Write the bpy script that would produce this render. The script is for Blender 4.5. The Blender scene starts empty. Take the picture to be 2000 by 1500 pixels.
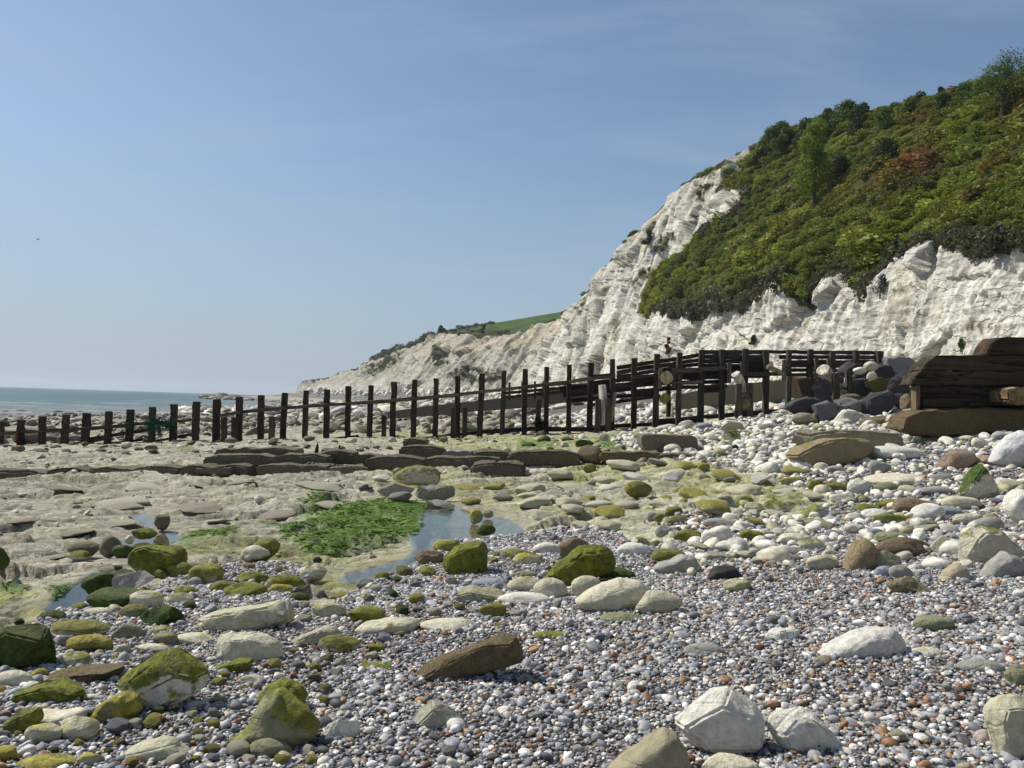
import bpy, bmesh, math, random
import numpy as np
from mathutils import Vector, Matrix
R = math.radians
random.seed(7); RNG = np.random.default_rng(11)
scn = bpy.context.scene
COL = scn.collection

# ------------------------------------------------------------------ camera model (photo units: 2000 x 1500)
FPX = 1600.0
PITCH = math.atan(37 / FPX); ROLL = math.atan(0.0325)
_f = np.array([0, math.cos(PITCH), math.sin(PITCH)])
_r0 = np.array([1.0, 0, 0]); _u0 = np.array([0, -math.sin(PITCH), math.cos(PITCH)])
_r = math.cos(ROLL) * _r0 + math.sin(ROLL) * _u0
_u = -math.sin(ROLL) * _r0 + math.cos(ROLL) * _u0

def ray(x, y):
    return _f + (x - 1000) / FPX * _r - (y - 750) / FPX * _u
def at(x, y, Y):
    d = ray(x, y); return d * (Y / d[1])
def project(P):
    P = np.asarray(P, float)
    d = P @ _f; d = np.where(d > 0.05, d, 0.05)
    return 1000 + FPX * (P @ _r) / d, 750 - FPX * (P @ _u) / d

# ------------------------------------------------------------------ noise
_perm = np.random.default_rng(3).permutation(256).astype(np.int64)
_perm = np.concatenate([_perm, _perm, _perm])
_g = np.random.default_rng(5).normal(size=(256, 3)); _g /= np.linalg.norm(_g, axis=1)[:, None]
def perlin(p):
    p = np.asarray(p, float)
    i = np.floor(p).astype(np.int64); f = p - i; i &= 255
    u = f * f * f * (f * (f * 6 - 15) + 10)
    X, Y, Z = i[..., 0], i[..., 1], i[..., 2]
    def grad(dx, dy, dz):
        h = _perm[_perm[_perm[(X + dx) & 255] + ((Y + dy) & 255)] + ((Z + dz) & 255)]
        g = _g[h]
        return g[..., 0] * (f[..., 0] - dx) + g[..., 1] * (f[..., 1] - dy) + g[..., 2] * (f[..., 2] - dz)
    ux, uy, uz = u[..., 0], u[..., 1], u[..., 2]
    a = grad(0,0,0) * (1-ux) + grad(1,0,0) * ux
    b = grad(0,1,0) * (1-ux) + grad(1,1,0) * ux
    c = grad(0,0,1) * (1-ux) + grad(1,0,1) * ux
    d = grad(0,1,1) * (1-ux) + grad(1,1,1) * ux
    return ((a * (1-uy) + b * uy) * (1-uz) + (c * (1-uy) + d * uy) * uz) * 1.5
def fbm(p, o=4, g=0.5):
    s = 0; a = 1.0; t = 0
    for k in range(o):
        s = s + a * perlin(p * (2.03 ** k) + 17.3 * k); t += a; a *= g
    return s / t
def worley(p, seed=0):
    """F1, F2 and cell id in 3D"""
    p = np.asarray(p, float); i0 = np.floor(p).astype(np.int64)
    F1 = np.full(p.shape[:-1], 9.0); F2 = F1.copy(); ID = np.zeros(p.shape[:-1])
    for dx in (-1, 0, 1):
        for dy in (-1, 0, 1):
            for dz in (-1, 0, 1):
                c = i0 + np.array([dx, dy, dz])
                h = _perm[_perm[_perm[(c[..., 0] + seed) & 255] + (c[..., 1] & 255)] + (c[..., 2] & 255)]
                o = (_g[h] * .5 + .5) * .9
                d = np.sqrt(((c + o - p) ** 2).sum(-1))
                m = d < F1
                F2 = np.where(m, F1, np.minimum(F2, d)); ID = np.where(m, h / 255.0, ID); F1 = np.where(m, d, F1)
    return F1, F2, ID
def facets(p, seed=0, flat=(1, 1, 1)):
    """piecewise planar relief: each cell is a tilted face; returns height, distance to the joint"""
    p = np.asarray(p, float); i0 = np.floor(p).astype(np.int64); F1 = np.full(p.shape[:-1], 9.0); F2 = F1.copy(); Hh = np.zeros(p.shape[:-1])
    zr = (-1, 0, 1) if flat[2] else (0,)
    for dx in (-1, 0, 1):
        for dy in (-1, 0, 1):
            for dz in zr:
                c = i0 + np.array([dx, dy, dz]); h = _perm[_perm[_perm[(c[..., 0] + seed) & 255] + (c[..., 1] & 255)] + (c[..., 2] & 255)]
                o = (_g[h] * .5 + .5) * .95
                if not flat[2]: o[..., 2] = p[..., 2] - c[..., 2]
                v = p - (c + o); d = np.sqrt((v ** 2).sum(-1)); g = _g[(h * 7 + 13) & 255]; hh = (v * g).sum(-1) + (h / 255.0 - .5) * .7
                m = d < F1; F2 = np.where(m, F1, np.minimum(F2, d)); Hh = np.where(m, hh, Hh); F1 = np.where(m, d, F1)
    return Hh, F2 - F1
def smooth(a, b, x):
    t = np.clip((x - a) / (b - a), 0, 1); return t * t * (3 - 2 * t)
def inpoly(px, py, poly):
    poly = np.asarray(poly, float); c = np.zeros(px.shape, bool); n = len(poly)
    for i in range(n):
        x1, y1 = poly[i]; x2, y2 = poly[i - 1]
        if y1 == y2: continue
        k = ((y1 > py) != (y2 > py)) & (px < (x2 - x1) * (py - y1) / (y2 - y1) + x1)
        c ^= k
    return c
def polydist(px, py, poly):
    """signed distance in px (positive inside)"""
    poly = np.asarray(poly, float); best = np.full(px.shape, 1e9); n = len(poly)
    for i in range(n):
        a = poly[i - 1]; b = poly[i]; d = b - a; L = max((d ** 2).sum(), 1e-9)
        t = np.clip(((px - a[0]) * d[0] + (py - a[1]) * d[1]) / L, 0, 1)
        best = np.minimum(best, (px - a[0] - t * d[0]) ** 2 + ((py - a[1] - t * d[1]) * 1.0) ** 2)
    best = np.sqrt(best)
    return np.where(inpoly(px, py, poly), best, -best)

# ------------------------------------------------------------------ the lie of the land
_FY = [-400, 0, 60, 72, 100, 150, 220, 300, 340, 400, 480, 560, 700, 800, 950, 1100, 1200, 1300, 3000]
_FX = [34, 34, 33.8, 33.6, 31, 27.5, 20.6, 9, -6, -28, -72, -104, -150, -185, -235, -290, -330, -100, 1500]
def F(Y): return np.interp(Y, _FY, _FX)
_ps = [-3000, -400, -120, -60, -49, -21, -11, -8, 0, 5.6, 8, 11, 16, 25, 33, 40, 60]
_pz = [-40, -9, -4.9, -3.65, -3.3, -2.56, -1.97, -1.78, -1.47, -.98, -.62, -.1, .55, 2.0, 3.5, 4.5, 5]
def G(X, Y):
    s = X - (F(Y) - 33.8)
    s = s + 0
    z = (np.interp(s - 1.2, _ps, _pz) + np.interp(s, _ps, _pz) + np.interp(s + 1.2, _ps, _pz)) / 3
    # distant reef running out to sea
    reef = smooth(420, 520, Y) * (1 - smooth(1000, 1300, Y)) * smooth(-.40, -.345, X / np.maximum(Y, 1)) * (1 - smooth(-70, -50, s))
    z = np.where(reef > 0, np.maximum(z, z * (1 - reef) + reef * (-2.9)), z)
    return z
def hit(x, y, dz=0.0):
    d = ray(x, y); Y = 1.5
    prev = Y
    while Y < 900:
        P = d * (Y / d[1])
        if P[2] < float(G(P[0], P[1])) + dz:
            a, b = prev, Y
            for _ in range(24):
                m = (a + b) / 2; P = d * (m / d[1])
                if P[2] < float(G(P[0], P[1])) + dz: b = m
                else: a = m
            return d * (b / d[1])
        prev = Y; Y *= 1.02
    return d * (900 / d[1])

# ground zones, outlined in the photograph and projected on the ground
SHINGLE = [(-4000,1310),(0,1262),(90,1205),(130,1192),(200,1178),(240,1185),(330,1140),(400,1108),(440,1102),(560,1100),(600,1112),
 (596,1150),(570,1180),(620,1196),(690,1162),(760,1133),(800,1107),(830,1092),(870,1062),(950,1050),(1070,1042),(1160,1034),(1215,1046),(1240,1072),
 (1300,1068),(1325,1045),(1288,1030),(1300,1005),(1420,1012),(1560,1015),(1625,985),(1560,950),(1500,935),(1440,915),(1340,905),(1240,880),(1180,866),(1250,842),(1330,838),
 (1450,822),(1540,808),(1560,790),(1700,740),(2000,700),(6000,500),(9000,6000),(-9000,6000)]
LEDGE = [(-4000,1300),(0,1225),(60,1228),(100,1195),(75,1150),(0,1140),(-4000,1200)]
POOL_A = [(835,985),(880,992),(915,1000),(960,1005),(1010,1018),(1025,1035),(1000,1046),(945,1050),(880,1062),(845,1078),(790,1108),(720,1132),(680,1138),(672,1124),(720,1112),(790,1092),(815,1075),(812,1052),(824,1030),(826,1005)]
POOL_B = [(228,1062),(262,1050),(300,1045),(345,1040),(362,1050),(330,1062),(290,1066),(262,1072),(236,1072)]
POOL_C = [(262,1000),(285,1003),(306,1012),(303,1024),(284,1024),(272,1012),(258,1006)]
POOL_D = [(90,1185),(110,1160),(150,1140),(185,1118),(230,1106),(262,1112),(250,1130),(205,1150),(170,1178),(130,1192)]
ALGAE = [[(545,1048),(600,1022),(632,1000),(700,990),(770,982),(850,985),(878,995),(862,1018),(830,1030),(815,1048),(770,1062),(700,1058),(640,1068),(600,1072),(585,1060)],
 [(360,1050),(400,1036),(450,1030),(470,1036),(455,1052),(405,1056),(370,1066),(335,1062)],
 [(575,1006),(625,990),(660,986),(650,995),(600,1004)],
 [(0,1134),(30,1132),(55,1143),(40,1155),(0,1150)],[(100,1155),(130,1146),(160,1150),(140,1162),(108,1166)],
 [(500,1018),(530,1014),(545,1020),(520,1026)],
 [(1010,866),(1040,862),(1080,862),(1085,872),(1040,876),(1012,874)],[(1160,862),(1200,850),(1225,860),(1215,875),(1175,876)],
 [(350,876),(372,874),(378,880),(355,882)],[(845,1030),(868,1010),(880,1018),(870,1034)]]
STAIN = [[(330,1065),(450,1048),(560,1060),(700,1075),(810,1062),(820,1090),(760,1115),(690,1130),(620,1120),(560,1098),(440,1098),(400,1100)],
 [(-300,1120),(60,1140),(110,1165),(90,1200),(0,1230),(-300,1240)],
 [(590,1130),(670,1115),(760,1118),(700,1150),(620,1170),(600,1150)],
 [(720,930),(870,925),(1060,940),(1070,970),(1000,1000),(880,985),(800,960)],
 [(1080,920),(1200,880),(1300,890),(1290,930),(1240,960),(1150,950),(1090,970)],
 [(1060,990),(1180,970),(1290,975),(1270,1010),(1160,1025),(1060,1030)],
 [(1290,890),(1500,930),(1600,960),(1560,1000),(1400,990),(1290,960)],[(640,835),(1150,840),(1250,860),(1200,900),(900,892)]]

# ------------------------------------------------------------------ object helpers
def tag(o, label=None, cat=None, group=None, kind=None):
    if label: o['label'] = label
    if cat: o['category'] = cat
    if group: o['group'] = group
    if kind: o['kind'] = kind
    return o
def npmesh(name, V, Fc, smooth_=True, attrs=None):
    """V (n,3); Fc (m,3|4)"""
    V = np.asarray(V, np.float32); Fc = np.asarray(Fc, np.int32)
    me = bpy.data.meshes.new(name); n, k = Fc.shape
    me.vertices.add(len(V)); me.vertices.foreach_set('co', V.ravel())
    me.loops.add(n * k); me.loops.foreach_set('vertex_index', Fc.ravel())
    me.polygons.add(n); me.polygons.foreach_set('loop_start', np.arange(0, n * k, k, dtype=np.int32))
    me.polygons.foreach_set('loop_total', np.full(n, k, np.int32))
    me.update(calc_edges=True)
    if smooth_: me.polygons.foreach_set('use_smooth', np.ones(n, bool))
    for nm, (typ, arr) in (attrs or {}).items():
        a = me.attributes.new(nm, typ, 'POINT')
        if typ == 'FLOAT': a.data.foreach_set('value', np.asarray(arr, np.float32).ravel())
        elif typ == 'FLOAT_VECTOR': a.data.foreach_set('vector', np.asarray(arr, np.float32).ravel())
        elif typ == 'FLOAT_COLOR': a.data.foreach_set('color', np.asarray(arr, np.float32).ravel())
        elif typ == 'INT': a.data.foreach_set('value', np.asarray(arr, np.int32).ravel())
    return me
def link(name, me, mat=None, parent=None, loc=None):
    o = bpy.data.objects.new(name, me); COL.objects.link(o)
    if mat is not None and me is not None:
        if not me.materials: me.materials.append(mat)
    if parent is not None: o.parent = parent
    if loc is not None: o.location = loc
    return o
def empty(name, loc): 
    o = bpy.data.objects.new(name, None); COL.objects.link(o); o.location = loc; o.empty_display_size = .2; return o
def gridfaces(nr, nc, wrap=False):
    i = np.arange(nr - 1)[:, None]; j = np.arange(nc if wrap else nc - 1)[None, :]; j2 = (j + 1) % nc
    a = i * nc + j; b = i * nc + j2; c = (i + 1) * nc + j2; d = (i + 1) * nc + j
    return np.stack([a + 0 * b, b + 0 * a, c, d], -1).reshape(-1, 4)

# ------------------------------------------------------------------ materials
class NT:
    def __init__(s, name):
        s.m = bpy.data.materials.new(name); s.m.use_nodes = True; s.t = s.m.node_tree; s.t.nodes.clear()
        s.out = s.n('ShaderNodeOutputMaterial'); s.b = s.n('ShaderNodeBsdfPrincipled'); s.l(s.b.outputs[0], s.out.inputs[0])
    def n(s, typ, **kw):
        x = s.t.nodes.new(typ)
        for k, v in kw.items(): setattr(x, k, v)
        return x
    def l(s, a, b): s.t.links.new(a, b)
    def val(s, inp, v):
        if hasattr(v, 'links') or isinstance(v, bpy.types.NodeSocket): s.l(v, inp)
        else: inp.default_value = v
    def attr(s, name, typ='GEOMETRY', out='Color'):
        a = s.n('ShaderNodeAttribute'); a.attribute_name = name; a.attribute_type = typ; return a.outputs[out]
    def coord(s, kind='Object'): return s.n('ShaderNodeTexCoord').outputs[kind]
    def mapping(s, v, scale=(1,1,1), rot=(0,0,0), loc=(0,0,0)):
        m = s.n('ShaderNodeMapping'); s.l(v, m.inputs[0]); m.inputs['Scale'].default_value = scale; m.inputs['Rotation'].default_value = rot
        s.val(m.inputs['Location'], loc); return m.outputs[0]
    def noise(s, v, scale, detail=4, rough=.55, dist=0, out='Fac'):
        x = s.n('ShaderNodeTexNoise'); s.l(v, x.inputs['Vector']); x.inputs['Scale'].default_value = scale
        x.inputs['Detail'].default_value = detail; x.inputs['Roughness'].default_value = rough; x.inputs['Distortion'].default_value = dist
        return x.outputs[out]
    def voro(s, v, scale, feat='F1', out='Distance', rnd=1):
        x = s.n('ShaderNodeTexVoronoi'); x.feature = feat; s.l(v, x.inputs['Vector']); x.inputs['Scale'].default_value = scale
        x.inputs['Randomness'].default_value = rnd; return x.outputs[out]
    def math(s, op, a, b=0.0, clamp=False):
        x = s.n('ShaderNodeMath', operation=op, use_clamp=clamp); s.val(x.inputs[0], a); s.val(x.inputs[1], b); return x.outputs[0]
    def rng(s, v, a, b, c=0.0, d=1.0):
        x = s.n('ShaderNodeMapRange'); x.interpolation_type = 'SMOOTHSTEP'; s.val(x.inputs[0], v)
        for i, q in enumerate((a, b, c, d)): s.val(x.inputs[i + 1], q)
        return x.outputs[0]
    def mix(s, f, a, b, mode='MIX'):
        x = s.n('ShaderNodeMix', data_type='RGBA', blend_type=mode); s.val(x.inputs[0], f)
        s.val(x.inputs[6], a if not isinstance(a, tuple) else (*a[:3], 1)); s.val(x.inputs[7], b if not isinstance(b, tuple) else (*b[:3], 1))
        return x.outputs[2]
    def grey(s, v):
        x = s.n('ShaderNodeCombineColor'); [s.val(x.inputs[i], v) for i in range(3)]; return x.outputs[0]
    def bump(s, h, strength=.5, dist=.02, prev=None):
        x = s.n('ShaderNodeBump'); x.inputs['Strength'].default_value = strength; x.inputs['Distance'].default_value = dist
        s.l(h, x.inputs['Height'])
        if prev is not None: s.l(prev, x.inputs['Normal'])
        return x.outputs[0]
    def done(s, color, rough=.85, normal=None, spec=.3):
        s.val(s.b.inputs['Base Color'], (*color, 1) if isinstance(color, tuple) else color); s.val(s.b.inputs['Roughness'], rough)
        s.b.inputs['Specular IOR Level'].default_value = spec
        if normal is not None: s.l(normal, s.b.inputs['Normal'])
        return s.m

def mat_ground():
    t = NT('ground_mat'); c = t.coord('Object')
    base = t.attr('tint'); sh = t.attr('shingle', out='Fac')
    n1 = t.noise(c, 9, 8, .65); n2 = t.noise(c, 1.3, 5, .6); pit = t.noise(c, 38, 4, .7)
    v = t.rng(n1, .3, .72, .6, 1.25); v2 = t.rng(n2, .3, .7, .84, 1.12)
    rockc = t.mix(1.0, t.mix(1.0, base, t.grey(v), 'MULTIPLY'), t.grey(v2), 'MULTIPLY')
    rockc = t.mix(t.rng(pit, .55, .66, 0, .75), rockc, (.10, .085, .06))
    vc = t.voro(c, 34, 'F1', 'Color'); vd = t.voro(c, 34)
    hsv = t.n('ShaderNodeSeparateColor'); t.l(vc, hsv.inputs[0])
    r = t.n('ShaderNodeValToRGB'); t.l(hsv.outputs[0], r.inputs[0]); cr = r.color_ramp; cr.interpolation = 'CONSTANT'
    for i, (p, q) in enumerate([(0,(.10,.105,.12)),(.25,(.2,.2,.215)),(.5,(.31,.3,.29)),(.68,(.42,.39,.33)),(.82,(.16,.09,.055)),(.93,(.6,.58,.54))]):
        e = cr.elements[i] if i < 2 else cr.elements.new(p); e.position = p; e.color = (*q, 1)
    shc = t.mix(t.rng(vd, .2, .65, 0, .75), r.outputs[0], (.07, .06, .05))
    sand = t.mix(t.noise(c, 60, 3), (.14, .10, .075), (.34, .27, .21))
    shc = t.mix(t.attr('sand', out='Fac'), shc, sand)
    col = t.mix(sh, rockc, shc)
    h = t.math('ADD', t.math('MULTIPLY', n1, 1.5), t.math('MULTIPLY', pit, .5))
    hs = t.math('MULTIPLY', vd, -1.2)
    hh = t.n('ShaderNodeMix', data_type='FLOAT'); t.l(sh, hh.inputs[0]); t.l(h, hh.inputs[2]); t.l(hs, hh.inputs[3])
    wet = t.attr('wet', out='Fac')
    m = t.done(col, t.rng(wet, 0, 1, .9, .35), t.bump(hh.outputs[0], .9, .045))
    return m
def mat_chalk():
    t = NT('chalk_cliff_mat'); c = t.coord('Object'); base = t.attr('tint')
    n = t.noise(c, .9, 10, .68); n2 = t.noise(t.mapping(c, (.5, .5, 2.6)), .55, 8, .65); n3 = t.noise(c, .12, 4)
    cr = t.voro(t.mapping(c, (.8, .8, 1.7)), .75, 'DISTANCE_TO_EDGE')
    col = t.mix(1.0, base, t.grey(t.rng(n, .3, .7, .66, 1.12)), 'MULTIPLY')
    col = t.mix(t.rng(n2, .57, .74, 0, .5), col, t.mix(1.0, col, (.72, .64, .46), 'MULTIPLY'))
    col = t.mix(t.rng(n3, .5, .68, 0, .35), col, t.mix(1.0, col, (.78, .74, .66), 'MULTIPLY'))
    wob = t.n('ShaderNodeVectorMath', operation='ADD'); t.l(c, wob.inputs[0])
    nv = t.n('ShaderNodeTexNoise'); t.l(c, nv.inputs['Vector']); nv.inputs['Scale'].default_value = .35; nv.inputs['Detail'].default_value = 4
    sc_ = t.n('ShaderNodeVectorMath', operation='SCALE'); t.l(nv.outputs['Color'], sc_.inputs[0]); sc_.inputs['Scale'].default_value = 2.2; t.l(sc_.outputs[0], wob.inputs[1])
    cell = t.voro(t.mapping(wob.outputs[0], (.11, .11, .55)), 1.0, 'DISTANCE_TO_EDGE'); cell2 = t.voro(t.mapping(wob.outputs[0], (.33, .33, 1.3)), 1.0, 'DISTANCE_TO_EDGE')
    msk = t.rng(t.noise(c, .25, 3), .4, .6)
    lines = t.math('MAXIMUM', t.rng(cell, 0, .02, 1, 0), t.math('MULTIPLY', t.rng(cell2, 0, .03, .8, 0), msk))
    cb = t.n('ShaderNodeTexVoronoi'); t.l(t.mapping(wob.outputs[0], (.11, .11, .55)), cb.inputs['Vector']); cb.inputs['Scale'].default_value = 1
    sp = t.n('ShaderNodeSeparateColor'); t.l(cb.outputs['Color'], sp.inputs[0])
    col = t.mix(1.0, col, t.grey(t.rng(sp.outputs[0], 0, 1, .84, 1.06)), 'MULTIPLY')
    col = t.mix(t.math('MULTIPLY', lines, t.math('MULTIPLY', .6, t.math('SUBTRACT', 1.0, t.attr('veg', out='Fac')))), col, (.24, .19, .11))
    h = t.math('ADD', t.math('MULTIPLY', n, .8), t.math('ADD', t.math('MULTIPLY', lines, -.3), t.math('ADD', t.math('MULTIPLY', sp.outputs[1], .12), t.math('MULTIPLY', n2, .6))))
    return t.done(col, .95, t.bump(h, .9, .28), .15)
def mat_rock():
    t = NT('stone_mat'); oi = t.n('ShaderNodeObjectInfo').outputs['Random']
    off = t.n('ShaderNodeCombineXYZ'); t.l(t.math('MULTIPLY', oi, 40), off.inputs[0]); t.l(t.math('MULTIPLY', oi, 23), off.inputs[1])
    c = t.mapping(t.coord('Object'), loc=off.outputs[0])
    base = t.attr('rock_color', 'OBJECT'); moss = t.attr('moss_color', 'OBJECT'); amt = t.attr('moss_amount', 'OBJECT', 'Fac')
    rgh = t.attr('rough_amount', 'OBJECT', 'Fac'); spots = t.attr('lichen_amount', 'OBJECT', 'Fac')
    n1 = t.noise(c, 3.2, 6, .6); n2 = t.noise(c, 22, 7, .68); n3 = t.noise(c, 90, 4, .7); n4 = t.noise(c, 7.5, 6, .65, .6)
    col = t.mix(1.0, base, t.grey(t.rng(n2, .28, .72, .76, 1.16)), 'MULTIPLY')
    col = t.mix(t.rng(n4, .56, .74, 0, .35), col, t.mix(1.0, col, (.80, .70, .50), 'MULTIPLY'))
    col = t.mix(t.math('MULTIPLY', t.rng(n3, .52, .66), t.math('MULTIPLY', rgh, .8)), col, t.mix(1.0, col, (.3, .27, .22), 'MULTIPLY'))
    # cracks and pits
    ck = t.voro(t.mapping(c, (2.2, 2.2, 4.5)), 1.6, 'DISTANCE_TO_EDGE')
    col = t.mix(t.math('MULTIPLY', t.rng(ck, 0.0, .014, .3, 0), t.rng(n4, .5, .62)), col, (.12, .10, .07))
    # lichen
    lz = t.noise(c, 16, 5, .7)
    col = t.mix(t.math('MULTIPLY', t.rng(lz, .48, .58), spots), col, (.30, .30, .075))
    # algae: prefers the sides and hollows, amount per stone
    nz = t.n('ShaderNodeSeparateXYZ'); t.l(t.n('ShaderNodeNewGeometry').outputs['Normal'], nz.inputs[0])
    m = t.math('ADD', t.math('ADD', t.math('MULTIPLY', n1, 1.25), t.math('MULTIPLY', n4, .9)), t.math('MULTIPLY', amt, 1.5))
    side = t.math('MULTIPLY', nz.outputs[2], .28); m = t.math('ADD', m, side)
    side = t.math('MULTIPLY', nz.outputs[2], t.attr('moss_top', 'OBJECT', 'Fac'))
    m = t.math('ADD', m, side)
    mk = t.math('MULTIPLY', t.rng(m, 1.66, 1.9), t.rng(amt, 0, .12))
    mc = t.mix(1.0, moss, t.grey(t.rng(n2, .25, .75, .3, 1.5)), 'MULTIPLY')
    mc = t.mix(t.rng(t.noise(c, 11, 6, .7), .52, .68, 0, .7), mc, (.075, .055, .022))
    mc = t.mix(t.rng(n4, .42, .62, 0, .6), mc, t.mix(1.0, mc, (1.5, 1.3, .9), 'MULTIPLY'))
    col = t.mix(mk, col, mc)
    h = t.math('ADD', t.math('MULTIPLY', n2, t.math('ADD', t.math('MULTIPLY', rgh, 1.6), .35)), t.math('MULTIPLY', n3, t.math('ADD', t.math('MULTIPLY', mk, .4), t.math('MULTIPLY', rgh, .8))))
    h = t.math('ADD', h, t.math('MULTIPLY', t.rng(ck, 0, .04), .12))
    return t.done(col, t.rng(mk, 0, 1, .82, .7), t.bump(h, .9, .03), .25)
def mat_pebble(name='shingle_mat'):
    t = NT(name); c = t.coord('Object'); base = t.attr('col', 'INSTANCER')
    n = t.noise(t.coord('Generated'), 3, 4, .7)
    col = t.mix(1.0, base, t.grey(t.rng(n, .3, .7, .6, 1.3)), 'MULTIPLY')
    return t.done(col, .62, None, .35)
def translucent(t, base, k=.38):
    tl = t.n('ShaderNodeBsdfTranslucent'); t.val(tl.inputs[0], base); mx = t.n('ShaderNodeMixShader'); mx.inputs[0].default_value = k
    t.l(t.b.outputs[0], mx.inputs[1]); t.l(tl.outputs[0], mx.inputs[2]); t.l(mx.outputs[0], t.out.inputs[0]); return t.m
def mat_leaf(name='leaf_mat'):
    t = NT(name); base = t.attr('col', 'INSTANCER'); 
    t.done(base, .6, None, .25); return translucent(t, base)
def mat_wood():
    t = NT('weathered_timber_mat'); g = t.coord('Object')
    oi = t.n('ShaderNodeObjectInfo').outputs['Random']
    ax = t.attr('grain', 'OBJECT')   # per object stretch of the grain
    mul = t.n('ShaderNodeVectorMath', operation='MULTIPLY'); t.l(g, mul.inputs[0]); t.l(ax, mul.inputs[1])
    off = t.n('ShaderNodeVectorMath', operation='ADD'); t.l(mul.outputs[0], off.inputs[0])
    cb = t.n('ShaderNodeCombineXYZ'); t.l(t.math('MULTIPLY', oi, 50), cb.inputs[0]); t.l(cb.outputs[0], off.inputs[1])
    c = off.outputs[0]
    n = t.noise(c, 6, 7, .7); n2 = t.noise(g, 1.3, 4, .6); n3 = t.noise(g, 30, 3)
    base = t.attr('wood_color', 'OBJECT')
    col = t.mix(1.0, base, t.grey(t.rng(n, .3, .7, .45, 1.6)), 'MULTIPLY')
    col = t.mix(t.rng(n2, .52, .7, 0, .5), col, t.mix(1.0, col, (.95, 1.0, .7), 'MULTIPLY'))
    n4 = t.noise(g, .9, 5, .7); col = t.mix(t.rng(n4, .5, .66, 0, .6), col, t.mix(1.0, col, (1.7, 1.35, 1.05), 'MULTIPLY'))
    sp_ = t.noise(c, 2.2, 3, .6); ckk = t.rng(t.math('ABSOLUTE', t.math('SUBTRACT', sp_, .5)), 0, .012, 1, 0); col = t.mix(t.math('MULTIPLY', ckk, .85), col, (.008, .006, .005))
    return t.done(col, .85, t.bump(t.math('SUBTRACT', t.math('ADD', n, t.math('MULTIPLY', n3, .25)), t.math('MULTIPLY', ckk, .6)), .9, .03), .2)
M = {}
M['ground'] = mat_ground(); M['chalk'] = mat_chalk(); M['rock'] = mat_rock(); M['peb'] = mat_pebble(); M['leaf'] = mat_leaf(); M['wood'] = mat_wood()
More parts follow.
